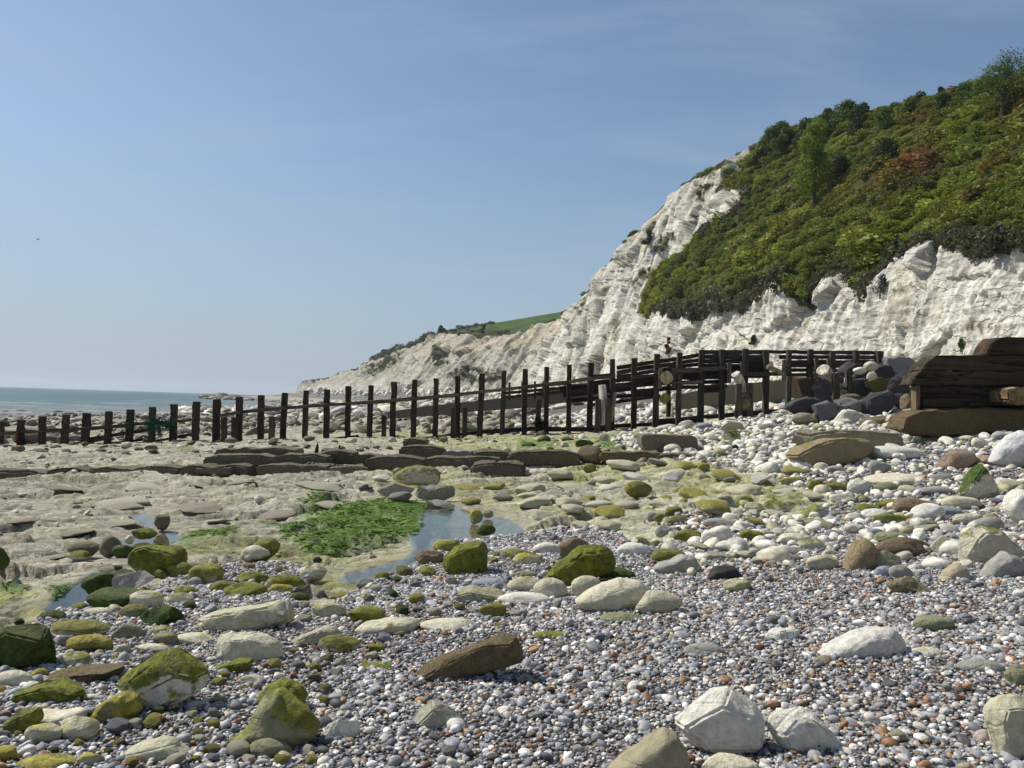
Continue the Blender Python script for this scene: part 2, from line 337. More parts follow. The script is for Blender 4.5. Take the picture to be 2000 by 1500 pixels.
# ------------------------------------------------------------------ ground: one sheet, finest where the beach is near
def build_ground():
    ap = (0.0, -1.0)
    r = np.concatenate([np.geomspace(.4, 3.2, 24)[:-1], np.geomspace(3.2, 60, 860)[:-1], np.geomspace(60, 500, 150)[:-1], np.geomspace(500, 3500, 40)])
    a = np.concatenate([np.linspace(-180, -44, 40)[:-1], np.linspace(-44, 44, 700)[:-1], np.linspace(44, 180, 40)[:-1]])
    rr, aa = np.meshgrid(r, np.radians(a), indexing='ij')
    X = ap[0] + rr * np.sin(aa); Y = ap[1] + rr * np.cos(aa)
    Z = G(X, Y)
    P = np.stack([X, Y, Z], -1); px, py = project(P)
    front = Y > .8
    px = np.where(front, px, 1000); py = np.where(front, py, 3000)
    w = fbm(np.stack([X * 1.1, Y * 1.1, X * 0], -1), 3)
    px2 = px + w * 26; py2 = py + fbm(np.stack([X * 1.3 + 9, Y * 1.3, X * 0 + 4], -1), 3) * 10
    sd = polydist(px2, py2, SHINGLE); sh = smooth(-3, 4, sd)
    sh *= 1 - smooth(-3, 5, polydist(px2, py2, LEDGE))
    behind = smooth(37.5, 39, Y) * smooth(0, 3, X - (F(Y) - 33.8))
    sh = np.maximum(sh * (1 - smooth(37, 38, Y)), behind)
    s = X - (F(Y) - 33.8)
    # relief of the chalk platform: long low ribs, ledges and pits
    q = np.stack([X * .55 + Y * .18, Y * 1.25 - X * .22, X * 0], -1)
    rib = 1 - np.abs(perlin(q * 1.0)) * 2; rib2 = 1 - np.abs(perlin(q * 2.3 + 5)) * 2; rib3 = 1 - np.abs(perlin(q * 5.1 + 9)) * 2
    jw = .22 * fbm(np.stack([X * 2.5, Y * 3.5, X * 0 + 60], -1), 3)
    fa, fe = facets(np.stack([X * .55 + Y * .12 + w * .3 + jw, Y * 1.25 - X * .16 + w * .5 + jw, X * 0 + .5], -1), 0, (1, 1, 0))
    fb_, fe2 = facets(np.stack([X * 1.7 + Y * .3 + w * .3 + jw * 2, Y * 3.4 - X * .5 + w * .5 + jw * 2, X * 0 + .5], -1), 31, (1, 1, 0))
    ledge = fa
    fine = fbm(np.stack([X * 5, Y * 7, X * 0], -1), 4)
    fw, fw2, cid2 = worley(np.stack([X * 2.6 + w, Y * 4.4 + w, X * 0 + .5], -1), 7)
    near = 1 - smooth(60, 160, Y)
    rel = .030 * rib + .012 * rib2 + .10 * fa + .045 * fb_ + .012 * fine - .02 - .04 * np.exp(-fe * 14) - .022 * np.exp(-fe2 * 12)
    cr1 = np.exp(-np.abs(perlin(np.stack([X * .9 + Y * .35 + w, Y * 2.1 - X * .3, X * 0 + 3], -1))) * 26)
    cr2 = np.exp(-np.abs(perlin(np.stack([X * 2.2 + Y * .5 + w, Y * 4.6 - X * .6, X * 0 + 13], -1))) * 18)
    cr3 = np.exp(-np.abs(perlin(np.stack([X * 5.5, Y * 9, X * 0 + 23], -1))) * 10)
    hl = fbm(np.stack([X * .22 + Y * .10 + w * .25, Y * .55 - X * .10, X * 0 + 44], -1), 5, .55) * 7.5
    fr = hl - np.floor(hl); terr = (np.floor(hl) + smooth(.86, 1.0, fr)) / 7.5 * .62; riser = smooth(.80, .9, fr)
    hm = fbm(np.stack([X * .8 + Y * .3 + w * .5, Y * 1.7 - X * .3, X * 0 + 54], -1), 4, .55) * 4.5
    fr2 = hm - np.floor(hm); terr2 = (np.floor(hm) + smooth(.8, 1.0, fr2)) / 4.5 * .16; riser2 = smooth(.72, .85, fr2)
    jag = np.abs(fbm(np.stack([X * 3.2, Y * 5.5, X * 0 + 33], -1), 5, .62))
    rel = rel * .95 - .035 * cr1 - .02 * cr2 - .010 * cr3 + .03 * jag - .01 + terr * .4 + terr2 * .35
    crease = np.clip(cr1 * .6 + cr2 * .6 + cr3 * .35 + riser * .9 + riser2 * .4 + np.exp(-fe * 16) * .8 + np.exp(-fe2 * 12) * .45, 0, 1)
    rightz = smooth(1080, 1300, px) * smooth(890, 930, py)
    dome = (1 - fw ** 2 * 1.4) * .06
    rel = rel * (1 - rightz * .25) + dome * (.4 + rightz * .9)
    rel *= 1.0
    rel_far = fbm(np.stack([X * .12, Y * .12, X * 0], -1), 5) * .55 + np.abs(fbm(np.stack([X * .5, Y * .5, X * 0 + 3], -1), 3)) * .5
    calm = .35 + .65 * near
    pk = np.ones_like(Z)
    for poly in (POOL_A, POOL_B, POOL_C, POOL_D): pk = np.minimum(pk, 1 - .8 * smooth(-70, -5, polydist(px, py, poly) * front - 100 * (1 - front)))
    rel = rel * pk
    Zr = rel * near * (1 - sh) + rel_far * (1 - near) * smooth(-190, -100, s) * .5
    # shoreward beach of the middle distance has rougher ledges
    Zr += (1 - sh) * smooth(38, 44, Y) * near * fbm(np.stack([X * .4, Y * .4, X * 0 + 8], -1), 4) * .35
    # shingle bank
    shz = .03 * sh + sh * .05 * fbm(np.stack([X * .9, Y * .9, X * 0 + 2], -1), 3)
    Z2 = Z + Zr + shz
    # pools
    wet = np.zeros_like(Z)
    for poly, dep in ((POOL_A, .14), (POOL_B, .14), (POOL_C, .12), (POOL_D, .14)):
        d = polydist(px + w * 5, py + w * 4, poly)
        k = smooth(-9, 5, d) * front
        lvl = POOLZ[id(poly)]
        tgt = lvl - .03 - dep * smooth(-6, 16, d) + .03 * fine + .03 * rib2
        Z2 = Z2 * (1 - k) + tgt * k
        wet = np.maximum(wet, smooth(-22, 2, d) * front)
    # a rim just outside the pools keeps the water in
    Z2 = np.where(Y < -1, Z, Z2)
    # ---- colour zones; hollows, creases, ledge risers and pits painted browner
    pale = np.array([.57, .535, .42]); tan = np.array([.42, .385, .30]); brown = np.array([.13, .11, .070]); cream = np.array([.60, .57, .42])
    yel = np.array([.34, .335, .11]); grn = np.array([.11, .20, .025])
    n1 = fbm(np.stack([X * .35, Y * .5, X * 0 + 6], -1), 4)[..., None]; n2 = fbm(np.stack([X * 2, Y * 3, X * 0 + 1], -1), 4)[..., None]
    leftk = smooth(1100, 300, px)[..., None]
    c = pale * (1 - .55 * leftk) + tan * .55 * leftk
    c = c * (1 + .45 * n1 + .35 * n2)
    c = c + (np.array([.36, .36, .22]) - c) * np.clip(.75 * smooth(-.1, .35, fbm(np.stack([X * .6 + 70, Y * 1.0, X * 0], -1), 4)) * .5, 0, 1)[..., None]
    c = c + (cream - c) * (rightz[..., None] * .9)
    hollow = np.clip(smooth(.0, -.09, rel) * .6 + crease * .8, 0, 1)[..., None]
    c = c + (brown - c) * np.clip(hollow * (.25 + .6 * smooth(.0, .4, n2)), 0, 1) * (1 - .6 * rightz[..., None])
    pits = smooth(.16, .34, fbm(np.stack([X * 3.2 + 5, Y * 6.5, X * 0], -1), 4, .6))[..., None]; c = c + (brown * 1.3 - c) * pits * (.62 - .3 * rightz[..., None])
    # seaward and beyond the groyne everything is browner with weed
    sea = smooth(-26, -42, s)[..., None]; farb = smooth(38, 50, Y)[..., None] * (1 - smooth(8, 20, s))[..., None]
    c = c + (brown * 1.15 - c) * np.clip(sea * (.55 + n1 * 1.4), 0, .95)
    c = c + (tan * .8 - c) * np.clip(farb * (.45 + n1), 0, .85)
    st = np.zeros(Z.shape)
    for poly in STAIN: st = np.maximum(st, smooth(-14, 22, polydist(px2, py2, poly)))
    stn = np.clip(st[..., None] * smooth(-.45, .15, n2 + n1 * .5), 0, 1) * (1 - sh[..., None])
    c = c + (yel - c) * stn * .8
    al = np.zeros(Z.shape)
    for poly in ALGAE: al = np.maximum(al, smooth(-9, 6, polydist(px + w * 12, py + w * 6 + n2[..., 0] * 12, poly)))
    alg = np.clip(al * smooth(-.42, -.2, n2[..., 0]), 0, 1) * (1 - sh)
    c = c + (grn - c) * alg[..., None]
    Z2 = Z2 + alg * .03
    poolf = wet[..., None] * (1 - alg[..., None])
    c = c + (np.array([.20, .17, .085]) - c) * poolf * .55
    # far shore: white chalk rubble at the cliff foot, dark reef
    far = smooth(110, 180, Y)[..., None]
    white = np.array([.62, .60, .54])
    c = c + (white - c) * far * smooth(12, 26, s)[..., None]
    c = c + (np.array([.13, .115, .085]) - c) * far * smooth(-20, -45, s)[..., None] * .85
    beach = smooth(18, 30, s)[..., None]
    c = c + (white - c) * beach * .6
    sand = smooth(.05, .3, fbm(np.stack([X * .8 + 30, Y * .5, X * 0], -1), 3)) * smooth(1500, 1800, px) * smooth(1120, 1180, py) * (1 - smooth(1330, 1420, py))
    sand = np.maximum(sand, .7 * smooth(.1, .3, fbm(np.stack([X * .8 + 60, Y * .8, X * 0], -1), 3)) * (px < 600))
    sand = np.maximum(sand, smooth(-6, 6, polydist(px, py, [(375,1200),(385,1168),(430,1152),(500,1160),(450,1190)])))
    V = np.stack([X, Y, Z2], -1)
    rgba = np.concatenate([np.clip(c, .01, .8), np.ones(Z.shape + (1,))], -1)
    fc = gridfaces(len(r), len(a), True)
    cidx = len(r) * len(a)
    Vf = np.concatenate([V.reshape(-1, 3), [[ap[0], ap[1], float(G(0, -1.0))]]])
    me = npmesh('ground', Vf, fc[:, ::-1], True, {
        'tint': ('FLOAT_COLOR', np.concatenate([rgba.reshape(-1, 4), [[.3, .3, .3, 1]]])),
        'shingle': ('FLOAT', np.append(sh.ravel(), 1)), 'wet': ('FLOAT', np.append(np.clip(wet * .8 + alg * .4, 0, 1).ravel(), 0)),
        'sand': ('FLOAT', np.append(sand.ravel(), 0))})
    # close the small hole under the camera
    bm = bmesh.new(); bm.from_mesh(me); bm.verts.ensure_lookup_table()
    n = len(a); cv = bm.verts[cidx]
    for j in range(n):
        try: bm.faces.new((bm.verts[j], bm.verts[(j + 1) % n], cv)).smooth = True
        except ValueError: pass
    bmesh.ops.recalc_face_normals(bm, faces=[f for f in bm.faces if len(f.verts) == 3])
    bm.to_mesh(me); bm.free()
    o = link('beach_ground', me, M['ground']); tag(o, kind='structure')
    # numpy lookup of the finished ground
    return dict(r=r, a=np.radians(a), Z=Z2, sh=sh, ap=ap, al=alg)
POOLZ = {}
for _p, _q in ((POOL_A, (1010, 1038)), (POOL_B, (300, 1062)), (POOL_C, (290, 1020)), (POOL_D, (170, 1160))):
    POOLZ[id(_p)] = hit(*_q)[2] - .02
GR = build_ground()
def gz(X, Y, key='Z'):
    X = np.asarray(X, float); Y = np.asarray(Y, float)
    dx = X - GR['ap'][0]; dy = Y - GR['ap'][1]
    rr = np.hypot(dx, dy); aa = np.arctan2(dx, dy)
    i = np.clip(np.interp(rr, GR['r'], np.arange(len(GR['r']))), 0, len(GR['r']) - 1.001); j = np.clip(np.interp(aa, GR['a'], np.arange(len(GR['a']))), 0, len(GR['a']) - 1.001)
    i0 = i.astype(int); j0 = j.astype(int); fi = i - i0; fj = j - j0; Z = GR[key]
    return (Z[i0, j0] * (1-fi) * (1-fj) + Z[i0+1, j0] * fi * (1-fj) + Z[i0, j0+1] * (1-fi) * fj + Z[i0+1, j0+1] * fi * fj)

# ------------------------------------------------------------------ water
def mat_sea():
    t = NT('sea_water_mat'); c = t.coord('Object')
    sx = t.n('ShaderNodeSeparateXYZ'); t.l(c, sx.inputs[0])
    n = t.noise(t.mapping(c, (.02, .05, 1)), 1, 5); 
    shore = t.attr('shore', out='Fac')
    col = t.mix(t.rng(n, .35, .65), (.030, .078, .070), (.045, .105, .092))
    col = t.mix(t.rng(shore, 0, 1), col, (.10, .125, .105))
    fz = t.noise(t.mapping(c, (.05, .34, 1), loc=(3, 7, 0)), 1, 6, .6, .8)
    fz2 = t.noise(c, 1.6, 4, .7)
    fo = t.math('MULTIPLY', t.math('MULTIPLY', t.rng(fz, .575, .60), t.attr('foam', out='Fac')), t.rng(fz2, .36, .5))
    col = t.mix(fo, col, (.75, .77, .78))
    w1 = t.noise(t.mapping(c, (.35, .8, 1)), 1, 6, .65); w2 = t.noise(t.mapping(c, (.03, .09, 1)), 1, 3)
    m = t.done(col, .38, t.bump(t.math('ADD', w1, t.math('MULTIPLY', w2, 3)), .9, .35), .28)
    return m
SEA = -3.3
def build_sea():
    r = np.concatenate([np.geomspace(20, 400, 90)[:-1], np.geomspace(400, 9000, 60)]); a = np.linspace(-100, 40, 200)
    rr, aa = np.meshgrid(r, np.radians(a), indexing='ij'); X = rr * np.sin(aa); Y = rr * np.cos(aa)
    s = X - (F(Y) - 33.8)
    Z = X * 0 + SEA + .06 * perlin(np.stack([X * .15, Y * .35, X * 0], -1)) * (1 - smooth(150, 300, rr))
    V = np.stack([X, Y, Z], -1).reshape(-1, 3)
    me = npmesh('sea', V, gridfaces(len(r), len(a))[:, ::-1], True, {'shore': ('FLOAT', smooth(-115, -50, s).ravel()), 'foam': ('FLOAT', (smooth(-125, -85, s) * (1 - smooth(330, 500, rr))).ravel())})
    tag(link('sea', me, mat_sea()), kind='structure')
build_sea()
def build_pools():
    t = NT('pool_water_mat'); c = t.coord('Object')
    tr = t.n('ShaderNodeBsdfTransparent'); tr.inputs[0].default_value = (.80, .84, .80, 1)
    gl = t.n('ShaderNodeBsdfGlossy'); gl.inputs['Roughness'].default_value = .06
    nm = t.bump(t.noise(t.mapping(c, (5, 9, 1)), 1, 3), .35, .006); t.l(nm, gl.inputs['Normal'])
    fr = t.n('ShaderNodeFresnel'); fr.inputs[0].default_value = 1.33; t.l(nm, fr.inputs['Normal'])
    mx = t.n('ShaderNodeMixShader'); t.l(t.math('MULTIPLY', fr.outputs[0], 1.35, True), mx.inputs[0]); t.l(tr.outputs[0], mx.inputs[1]); t.l(gl.outputs[0], mx.inputs[2]); t.l(mx.outputs[0], t.out.inputs[0])
    for poly in (POOL_A, POOL_B, POOL_C, POOL_D):
        z = POOLZ[id(poly)] - .012
        cx = sum(p[0] for p in poly) / len(poly); cy = sum(p[1] for p in poly) / len(poly)
        bm = bmesh.new(); vs = []
        for x, y in poly:
            dx, dy = x - cx, y - cy; L = math.hypot(dx, dy); k = 1 + 14 / L
            d = ray(cx + dx * k, cy + dy * (1 + 7 / L)); P = d * (z / d[2]); vs.append(bm.verts.new(P))
        bm.faces.new(vs); bmesh.ops.triangulate(bm, faces=bm.faces[:])
        for f in bm.faces:
            f.normal_update()
            if f.normal.z < 0: f.normal_flip()
        me = bpy.data.meshes.new('pool_water'); bm.to_mesh(me); bm.free()
        tag(link('pool_water', me, t.m), kind='structure')
build_pools()

# ------------------------------------------------------------------ chalk cliffs and hillside
_T = ([-200, 20, 55, 105, 130, 155, 170, 200, 235, 300, 330, 400, 480, 560, 700, 800, 950, 1100, 1200, 1260],
      [74, 72, 70, 66, 61, 50, 49, 41, 29, 21, 17, 0, -44, -66, -116, -150, -214, -282, -316, -310])
_H = ([-200, 20, 55, 105, 130, 155, 164, 172, 200, 235, 300, 400, 480, 560, 700, 800, 950, 1100, 1200, 1260],
      [40, 42, 43, 44.5, 49.5, 53.5, 54.5, 54.5, 55.5, 44, 34.5, 33, 40, 38, 35, 28, 21.5, 19, 5, 1])
_B = ([-200, 40, 57, 67, 75, 79, 88, 99.6, 106, 113, 140, 167, 200, 1260], [13, 12.5, 12.4, 14.4, 13.8, 12.4, 13.5, 16, 15.6, 15.6, 16.4, 18.8, 22, 12])
VEG = [(1236,624),(1252,575),(1296,524),(1345,478),(1395,444),(1462,398),(1472,374),(1430,374),(1424,352),(1452,330),(1474,296),(1462,282),(1438,262),(1500,150),(1600,100),(2000,20),(5000,-600),
       (5000,380),(2300,440),(2000,470),(1930,478),(1850,468),(1790,492),(1745,515),(1705,562),(1660,548),(1612,550),(1575,585),(1540,548),(1500,565),(1470,592),(1430,588),(1380,602),(1330,615),(1290,610)]
PATCH = [[(1273,486),(1290,458),(1338,448),(1330,462),(1300,482),(1278,492)],[(1125,600),(1150,575),(1140,600),(1128,630)],[(1240,570),(1225,545),(1275,500),(1285,515),(1262,548)],
   [(1125,725),(1138,690),(1142,700),(1133,735)],[(860,735),(900,712),(960,720),(1000,730),(960,748),(905,750)],[(835,700),(850,670),(870,680),(880,715),(850,720)],[(700,725),(760,695),(800,680),(770,715),(730,735)],
   [(1370,330),(1425,305),(1430,318),(1400,345),(1375,350)],[(1185,655),(1210,625),(1215,640),(1195,668)],[(1370,395),(1345,380),(1380,350),(1400,360)]]
def build_cliff():
    t = np.concatenate([np.linspace(-150, 48, 60)[:-1], 1 / np.linspace(1 / 48, 1 / 330, 980)[:-1], np.linspace(330, 520, 300)[:-1], np.linspace(520, 1255, 260)])
    n1, n2, n3 = 150, 200, 60
    v = np.concatenate([np.linspace(0, 1, n1)[:-1], np.linspace(1, 2, n2)[:-1], 2 + np.linspace(0, 1, n3) ** 1.6])
    tt, vv = np.meshgrid(t, v, indexing='ij')
    Fx = F(tt); Tx = np.interp(tt, *_T); H = np.interp(tt, *_H); Bz = np.interp(tt, *_B)
    Tx = np.maximum(Tx, Fx + 3)
    z0 = 2.2
    whiteonly = smooth(150, 200, tt)
    Bx_a = Fx + 2.6; sl = (Bz - z0) / np.maximum(H - z0, 1)
    Bx = Bx_a * (1 - whiteonly) + (Fx + (Tx - Fx) * sl) * whiteonly
    Bz = np.minimum(Bz, z0 + (H - z0) * .7)
    u1 = np.clip(vv, 0, 1); u2 = np.clip(vv - 1, 0, 1); u3 = np.clip(vv - 2, 0, 1)
    # foot flares out into talus
    u1x = u1 + .18 * (u1 ** 2 - u1)
    X = Fx + (Bx - Fx) * u1x; Z = z0 + (Bz - z0) * u1 ** 1.0
    curve = np.sin(u2 * math.pi) * np.where(tt < 170, 1.6, .4)
    X = X + (Tx - Bx) * (u2) ; Z = Z + (H - Bz) * u2 + curve
    inl = np.interp(tt, [0, 300, 340, 520, 560, 2000], [.05, .05, .21, .20, .03, .03])
    L = np.interp(tt, [0, 100, 400, 1255], [150, 200, 260, 300])
    X = X + L * u3; Z = Z + L * u3 * inl
    Yc = tt.copy()
    P = np.stack([X, Yc, Z], -1)
    px, py = project(P); ok = Yc > 5
    vegm = smooth(-3, 3, polydist(px + 8 * fbm(P * .15, 3), py + 14 * fbm(P * .2 + 5, 4), VEG)) * ok
    vegm = np.where(tt < 56, smooth(1.0, 1.06, vv), vegm)
    vegm = np.where((tt < 175), np.maximum(vegm, smooth(2.0, 2.05, vv)), np.maximum(vegm * (tt < 200), smooth(1.955, 1.985, vv + .02 * fbm(P * .3, 3))))
    # displacement: ribs that run up the face, joints, beds, blocks
    dX = np.gradient(P, axis=1); dT = np.gradient(P, axis=0)
    N = np.cross(dX, dT); N /= np.linalg.norm(N, axis=-1)[..., None] + 1e-9
    N = np.where((N[..., 0] > 0)[..., None] & (vv < 2)[..., None], -N, N)
    q = np.stack([X * .0, Yc, Z * .0], -1)
    along = Yc + Z * .35 + 1.5 * perlin(P * .07)
    lam = np.interp(t, [-200, 40, 75, 110, 200, 300, 600, 1300], [8, 7, 8, 13, 26, 32, 60, 90])
    ph = np.concatenate([[0], np.cumsum(np.diff(t) / ((lam[1:] + lam[:-1]) / 2))])[:, None] + 0 * vv
    lam2 = lam[:, None] + 0 * vv; zz = Z / lam2; xx = X / lam2
    wv = .35 * perlin(np.stack([ph * .8, zz * 1.2, X * 0], -1))
    rid = lambda k, a, sd_: 1 - 2 * np.abs(perlin(np.stack([(ph + wv) * k + sd_, xx * a, zz * a + sd_], -1))) ** .8
    streak = fbm(np.stack([(ph + wv * .6) * 6, xx * .5, zz * .6], -1), 4, .62); streak2 = fbm(np.stack([(ph + wv) * 3, xx * .8, zz * .8 + 7], -1), 3)
    ribA = rid(1.0, .25, 3.3); ribB = rid(2.3, .5, 9.1); ribC = rid(5.2, 1.1, 21.7); ribD = rid(11., 2.5, 5.7)
    wq = P * .6; wx = .35 * fbm(wq, 3)
    hd = smooth(140, 190, tt)
    fA, eA = facets(np.stack([X * .04, ph * 1.5 + wx * .3, Z * (.15 - .10 * hd) + .02 * Yc * (1 - hd) + wx * .25], -1), 19)
    fB, eB = facets(np.stack([X * .08, ph * 4.6 + wx * .5, Z * (.42 - .27 * hd) + wx * .4], -1), 41)
    fC, eC = facets(np.stack([X * .3, ph * 12 + wx * .8, Z * (1.4 - .9 * hd) + wx * .5], -1), 57)
    bed = perlin(np.stack([X * .03, Yc * .03, Z * 1.5], -1)) + .6 * perlin(np.stack([X * .1, Yc * .1, Z * 3.1], -1))
    rough = fbm(P * .5, 5, .6)
    lower = 1 - smooth(.9, 1.3, vv); nearw = 1 - smooth(150, 190, tt)
    sc = np.interp(tt, [0, 60, 150, 300, 600, 1200], [.75, .75, 1.1, 1.3, 2.2, 2.5])
    d = (1.0 * ribA + .55 * ribB + .28 * ribC + .12 * ribD - .7) * np.minimum(lam2, 34) * np.where(tt < 165, .10, .075) * (1 - .75 * smooth(290, 330, tt) * smooth(1.45, 1.9, vv))
    fs = np.minimum(lam2 / 8, 3.2); d += (1.25 * fA + (.24 + .12 * hd) * fB + .12 * fC) * fs * np.where(tt < 165, .85, .7) - .10 * np.exp(-eA * 40) + .16 * rough + (.45 + .9 * hd) * streak * np.minimum(lam2 / 12, 2) + (.0 + .15 * (1 - smooth(85, 115, tt))) * bed * nearw
    edge = smooth(0, .12, vv) * (1 - smooth(1.9, 2.0, vv) * .75)
    d = d * edge * (1 - vegm * .8)
    bush = np.maximum(0, fbm(P * .13, 2)) * 2.2 + np.abs(fbm(P * .5, 3)) * .35
    d = d + bush * vegm * np.where(tt < 190, 1, .12)
    # ravine notches cut in the top edge
    for yc, wd, dp in ((432, 6, 5), (372, 3, 2.2), (452, 3, 3.5)):
        d -= dp * np.exp(-((Yc - yc) / wd) ** 2) * smooth(1.3, 1.7, vv) * (1 - smooth(2.0, 2.1, vv))
    P = P + N * d[..., None]
    # colours
    white = np.array([.66, .64, .57]); cream = np.array([.56, .51, .40]); grey = np.array([.42, .40, .34]); buff = np.array([.60, .50, .38])
    n = fbm(P * .09, 4)[..., None]; n2 = fbm(np.stack([X * .25, along * .35, Z * .08], -1) + 4, 4)[..., None]
    c = white * np.ones(P.shape); c = c + (cream - c) * np.clip(smooth(.05, .4, n) * .55, 0, 1)
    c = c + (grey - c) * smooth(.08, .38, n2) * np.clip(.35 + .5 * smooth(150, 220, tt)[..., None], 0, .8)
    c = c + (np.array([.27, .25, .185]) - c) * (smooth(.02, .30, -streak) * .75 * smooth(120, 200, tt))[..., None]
    c = c + (np.array([.50, .43, .31]) - c) * (smooth(.12, .4, streak2) * .4)[..., None]
    c = c + (np.array([.30, .25, .16]) - c) * (smooth(.22, .45, fbm(np.stack([X * .25, Yc * .25, Z * .5 + 40], -1), 4)) * .55 * nearw)[..., None]
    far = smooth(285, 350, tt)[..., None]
    c = c * (1 - far * .22); c = c + (np.array([.52, .46, .36]) - c) * far * (smooth(.9, 1.5, vv)[..., None] * .8 + .2) * (1 - smooth(440, 520, tt)[..., None] * .5)  # far face: buff chalk, with the shade of its bay darkened into the colour
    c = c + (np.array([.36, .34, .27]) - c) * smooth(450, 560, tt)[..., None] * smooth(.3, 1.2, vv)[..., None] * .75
    thin = fbm(np.stack([X * .12, along * .14, Z * .10], -1) + 11, 4)
    gm = np.clip(smooth(.16, .34, thin) * smooth(150, 200, tt) * smooth(.4, 1.0, vv) * .75, 0, 1)
    px2, py2 = project(P)
    for pl in PATCH: gm = np.maximum(gm, .95 * smooth(-4, 5, polydist(px2 + 9 * n[..., 0], py2 + 16 * n2[..., 0], pl)) * smooth(-.25, .05, fbm(P * .35, 3)))
    c = c + (np.array([.085, .10, .04]) - c) * gm[..., None]
    grass = np.array([.060, .105, .022]); scrub = np.array([.055, .07, .016])
    vc = np.where((tt > 320)[..., None], grass * (1 + .5 * fbm(P * .08, 3)[..., None]), scrub * np.ones(P.shape))
    rim = ((vv > 1.94) & (vv < 2.16) & (tt > 300))[..., None]
    vc = np.where(rim & (vv < 2.05)[..., None], np.array([.06, .075, .026]) * (1 + .6 * n), vc)
    c = c * (1 - vegm[..., None]) + vc * vegm[..., None]
    rgba = np.concatenate([np.clip(c, .01, .8), np.ones(c.shape[:-1] + (1,))], -1)
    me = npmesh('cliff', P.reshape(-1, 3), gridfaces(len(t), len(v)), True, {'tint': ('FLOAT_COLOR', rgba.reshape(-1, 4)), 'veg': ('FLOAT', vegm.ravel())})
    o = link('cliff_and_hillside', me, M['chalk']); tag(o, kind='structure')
    return P, N, vegm, gm, tt, vv, t, v
CL = build_cliff()
# ------------------------------------------------------------------ timber
def boxbm(bm, c, s, rz=0.0, ry=0.0, rx=0.0, taper=0.0, bev=.012, jit=0.0):
    r = bmesh.ops.create_cube(bm, size=1); vs = r['verts']
    for v in vs:
        v.co = Vector((v.co.x * s[0], v.co.y * s[1], v.co.z * s[2]))
        if taper and v.co.z < 0: v.co.x *= 1 - taper; v.co.y *= 1 - taper
        if jit: v.co += Vector([random.uniform(-jit, jit) for _ in range(3)])
    es = list({e for v in vs for e in v.link_edges})
    if bev: 
        r2 = bmesh.ops.bevel(bm, geom=es, offset=bev, segments=1, affect='EDGES'); 
        vs = list(set(r2['verts']) | set(v for v in vs if v.is_valid))
    mt = Matrix.Translation(Vector(c)) @ Matrix.Rotation(rz, 4, 'Z') @ Matrix.Rotation(ry, 4, 'Y') @ Matrix.Rotation(rx, 4, 'X')
    for v in vs: v.co = mt @ v.co
    return vs
def tomesh(name, bm):
    me = bpy.data.meshes.new(name); bmesh.ops.recalc_face_normals(bm, faces=bm.faces[:]); bm.to_mesh(me); bm.free(); return me
def rough_bar(p0, p1, w, d, n=8, jit=.012, seed=0, ends=.02, up=(0, 0, 1), prof=None):
    """a worn beam from p0 to p1: w = height (up), d = depth; cross-section of 8 points wandering along its length"""
    rg = np.random.default_rng(seed); p0 = np.asarray(p0, float); p1 = np.asarray(p1, float); ax = p1 - p0; L = np.linalg.norm(ax); ax /= L
    upv = np.asarray(up, float); side = np.cross(ax, upv); side /= np.linalg.norm(side); upv = np.cross(side, ax)
    c = .8
    sec = np.array([(-1, -c), (-c, -1), (c, -1), (1, -c), (1, c), (c, 1), (-c, 1), (-1, c)]) if prof is None else prof
    m = len(sec); V = []; ts = np.concatenate([[0], np.linspace(0, 1, n), [1]])
    for k, t_ in enumerate(ts):
        e = .72 if k in (0, len(ts) - 1) else 1
        o = p0 + ax * (t_ * L + (0 if 0 < k < len(ts) - 1 else (-ends if k == 0 else ends)))
        wob = perlin(np.array([t_ * L * 1.3 + seed, seed * 3.7, 0])) * jit * 1.5
        for (a_, b_) in sec:
            j = rg.normal(0, jit, 2)
            V.append(o + side * (a_ * d / 2 * e + j[0]) + upv * (b_ * w / 2 * e + j[1] + wob))
    V = np.array(V); bm = bmesh.new(); vs = [bm.verts.new(v) for v in V]
    for k in range(len(ts) - 1):
        for j in range(m): bm.faces.new((vs[k*m+j], vs[k*m+(j+1) % m], vs[(k+1)*m+(j+1) % m], vs[(k+1)*m+j]))
    bm.faces.new(vs[:m][::-1]); bm.faces.new(vs[-m:])
    return bm
def wood(name, bm, parent=None, col=(.075, .06, .045), grain=(1, 1, .06), label=None, cat=None, group=None, smooth_=False):
    bmesh.ops.recalc_face_normals(bm, faces=bm.faces[:])
    co = np.array([v.co[:] for v in bm.verts]); c = co.mean(0)
    if parent is None:
        for v in bm.verts: v.co -= Vector(c)
    me = bpy.data.meshes.new(name); bm.to_mesh(me); bm.free()
    if smooth_: me.polygons.foreach_set('use_smooth', np.ones(len(me.polygons), bool))
    o = link(name, me, M['wood'], parent)
    if parent is None: o.location = c
    k = random.uniform(.8, 1.25) * (.55 if max(col) < .2 else .9)
    o['wood_color'] = [col[0] * k, col[1] * k, col[2] * k]; o['grain'] = list(grain)
    tag(o, label, cat, group); return o
GY = 36.0
groyne = empty('timber_groyne', (0, 0, 0)); tag(groyne, 'long dark timber groyne of square posts and planks stepping from the cliff to the sea', 'groyne')
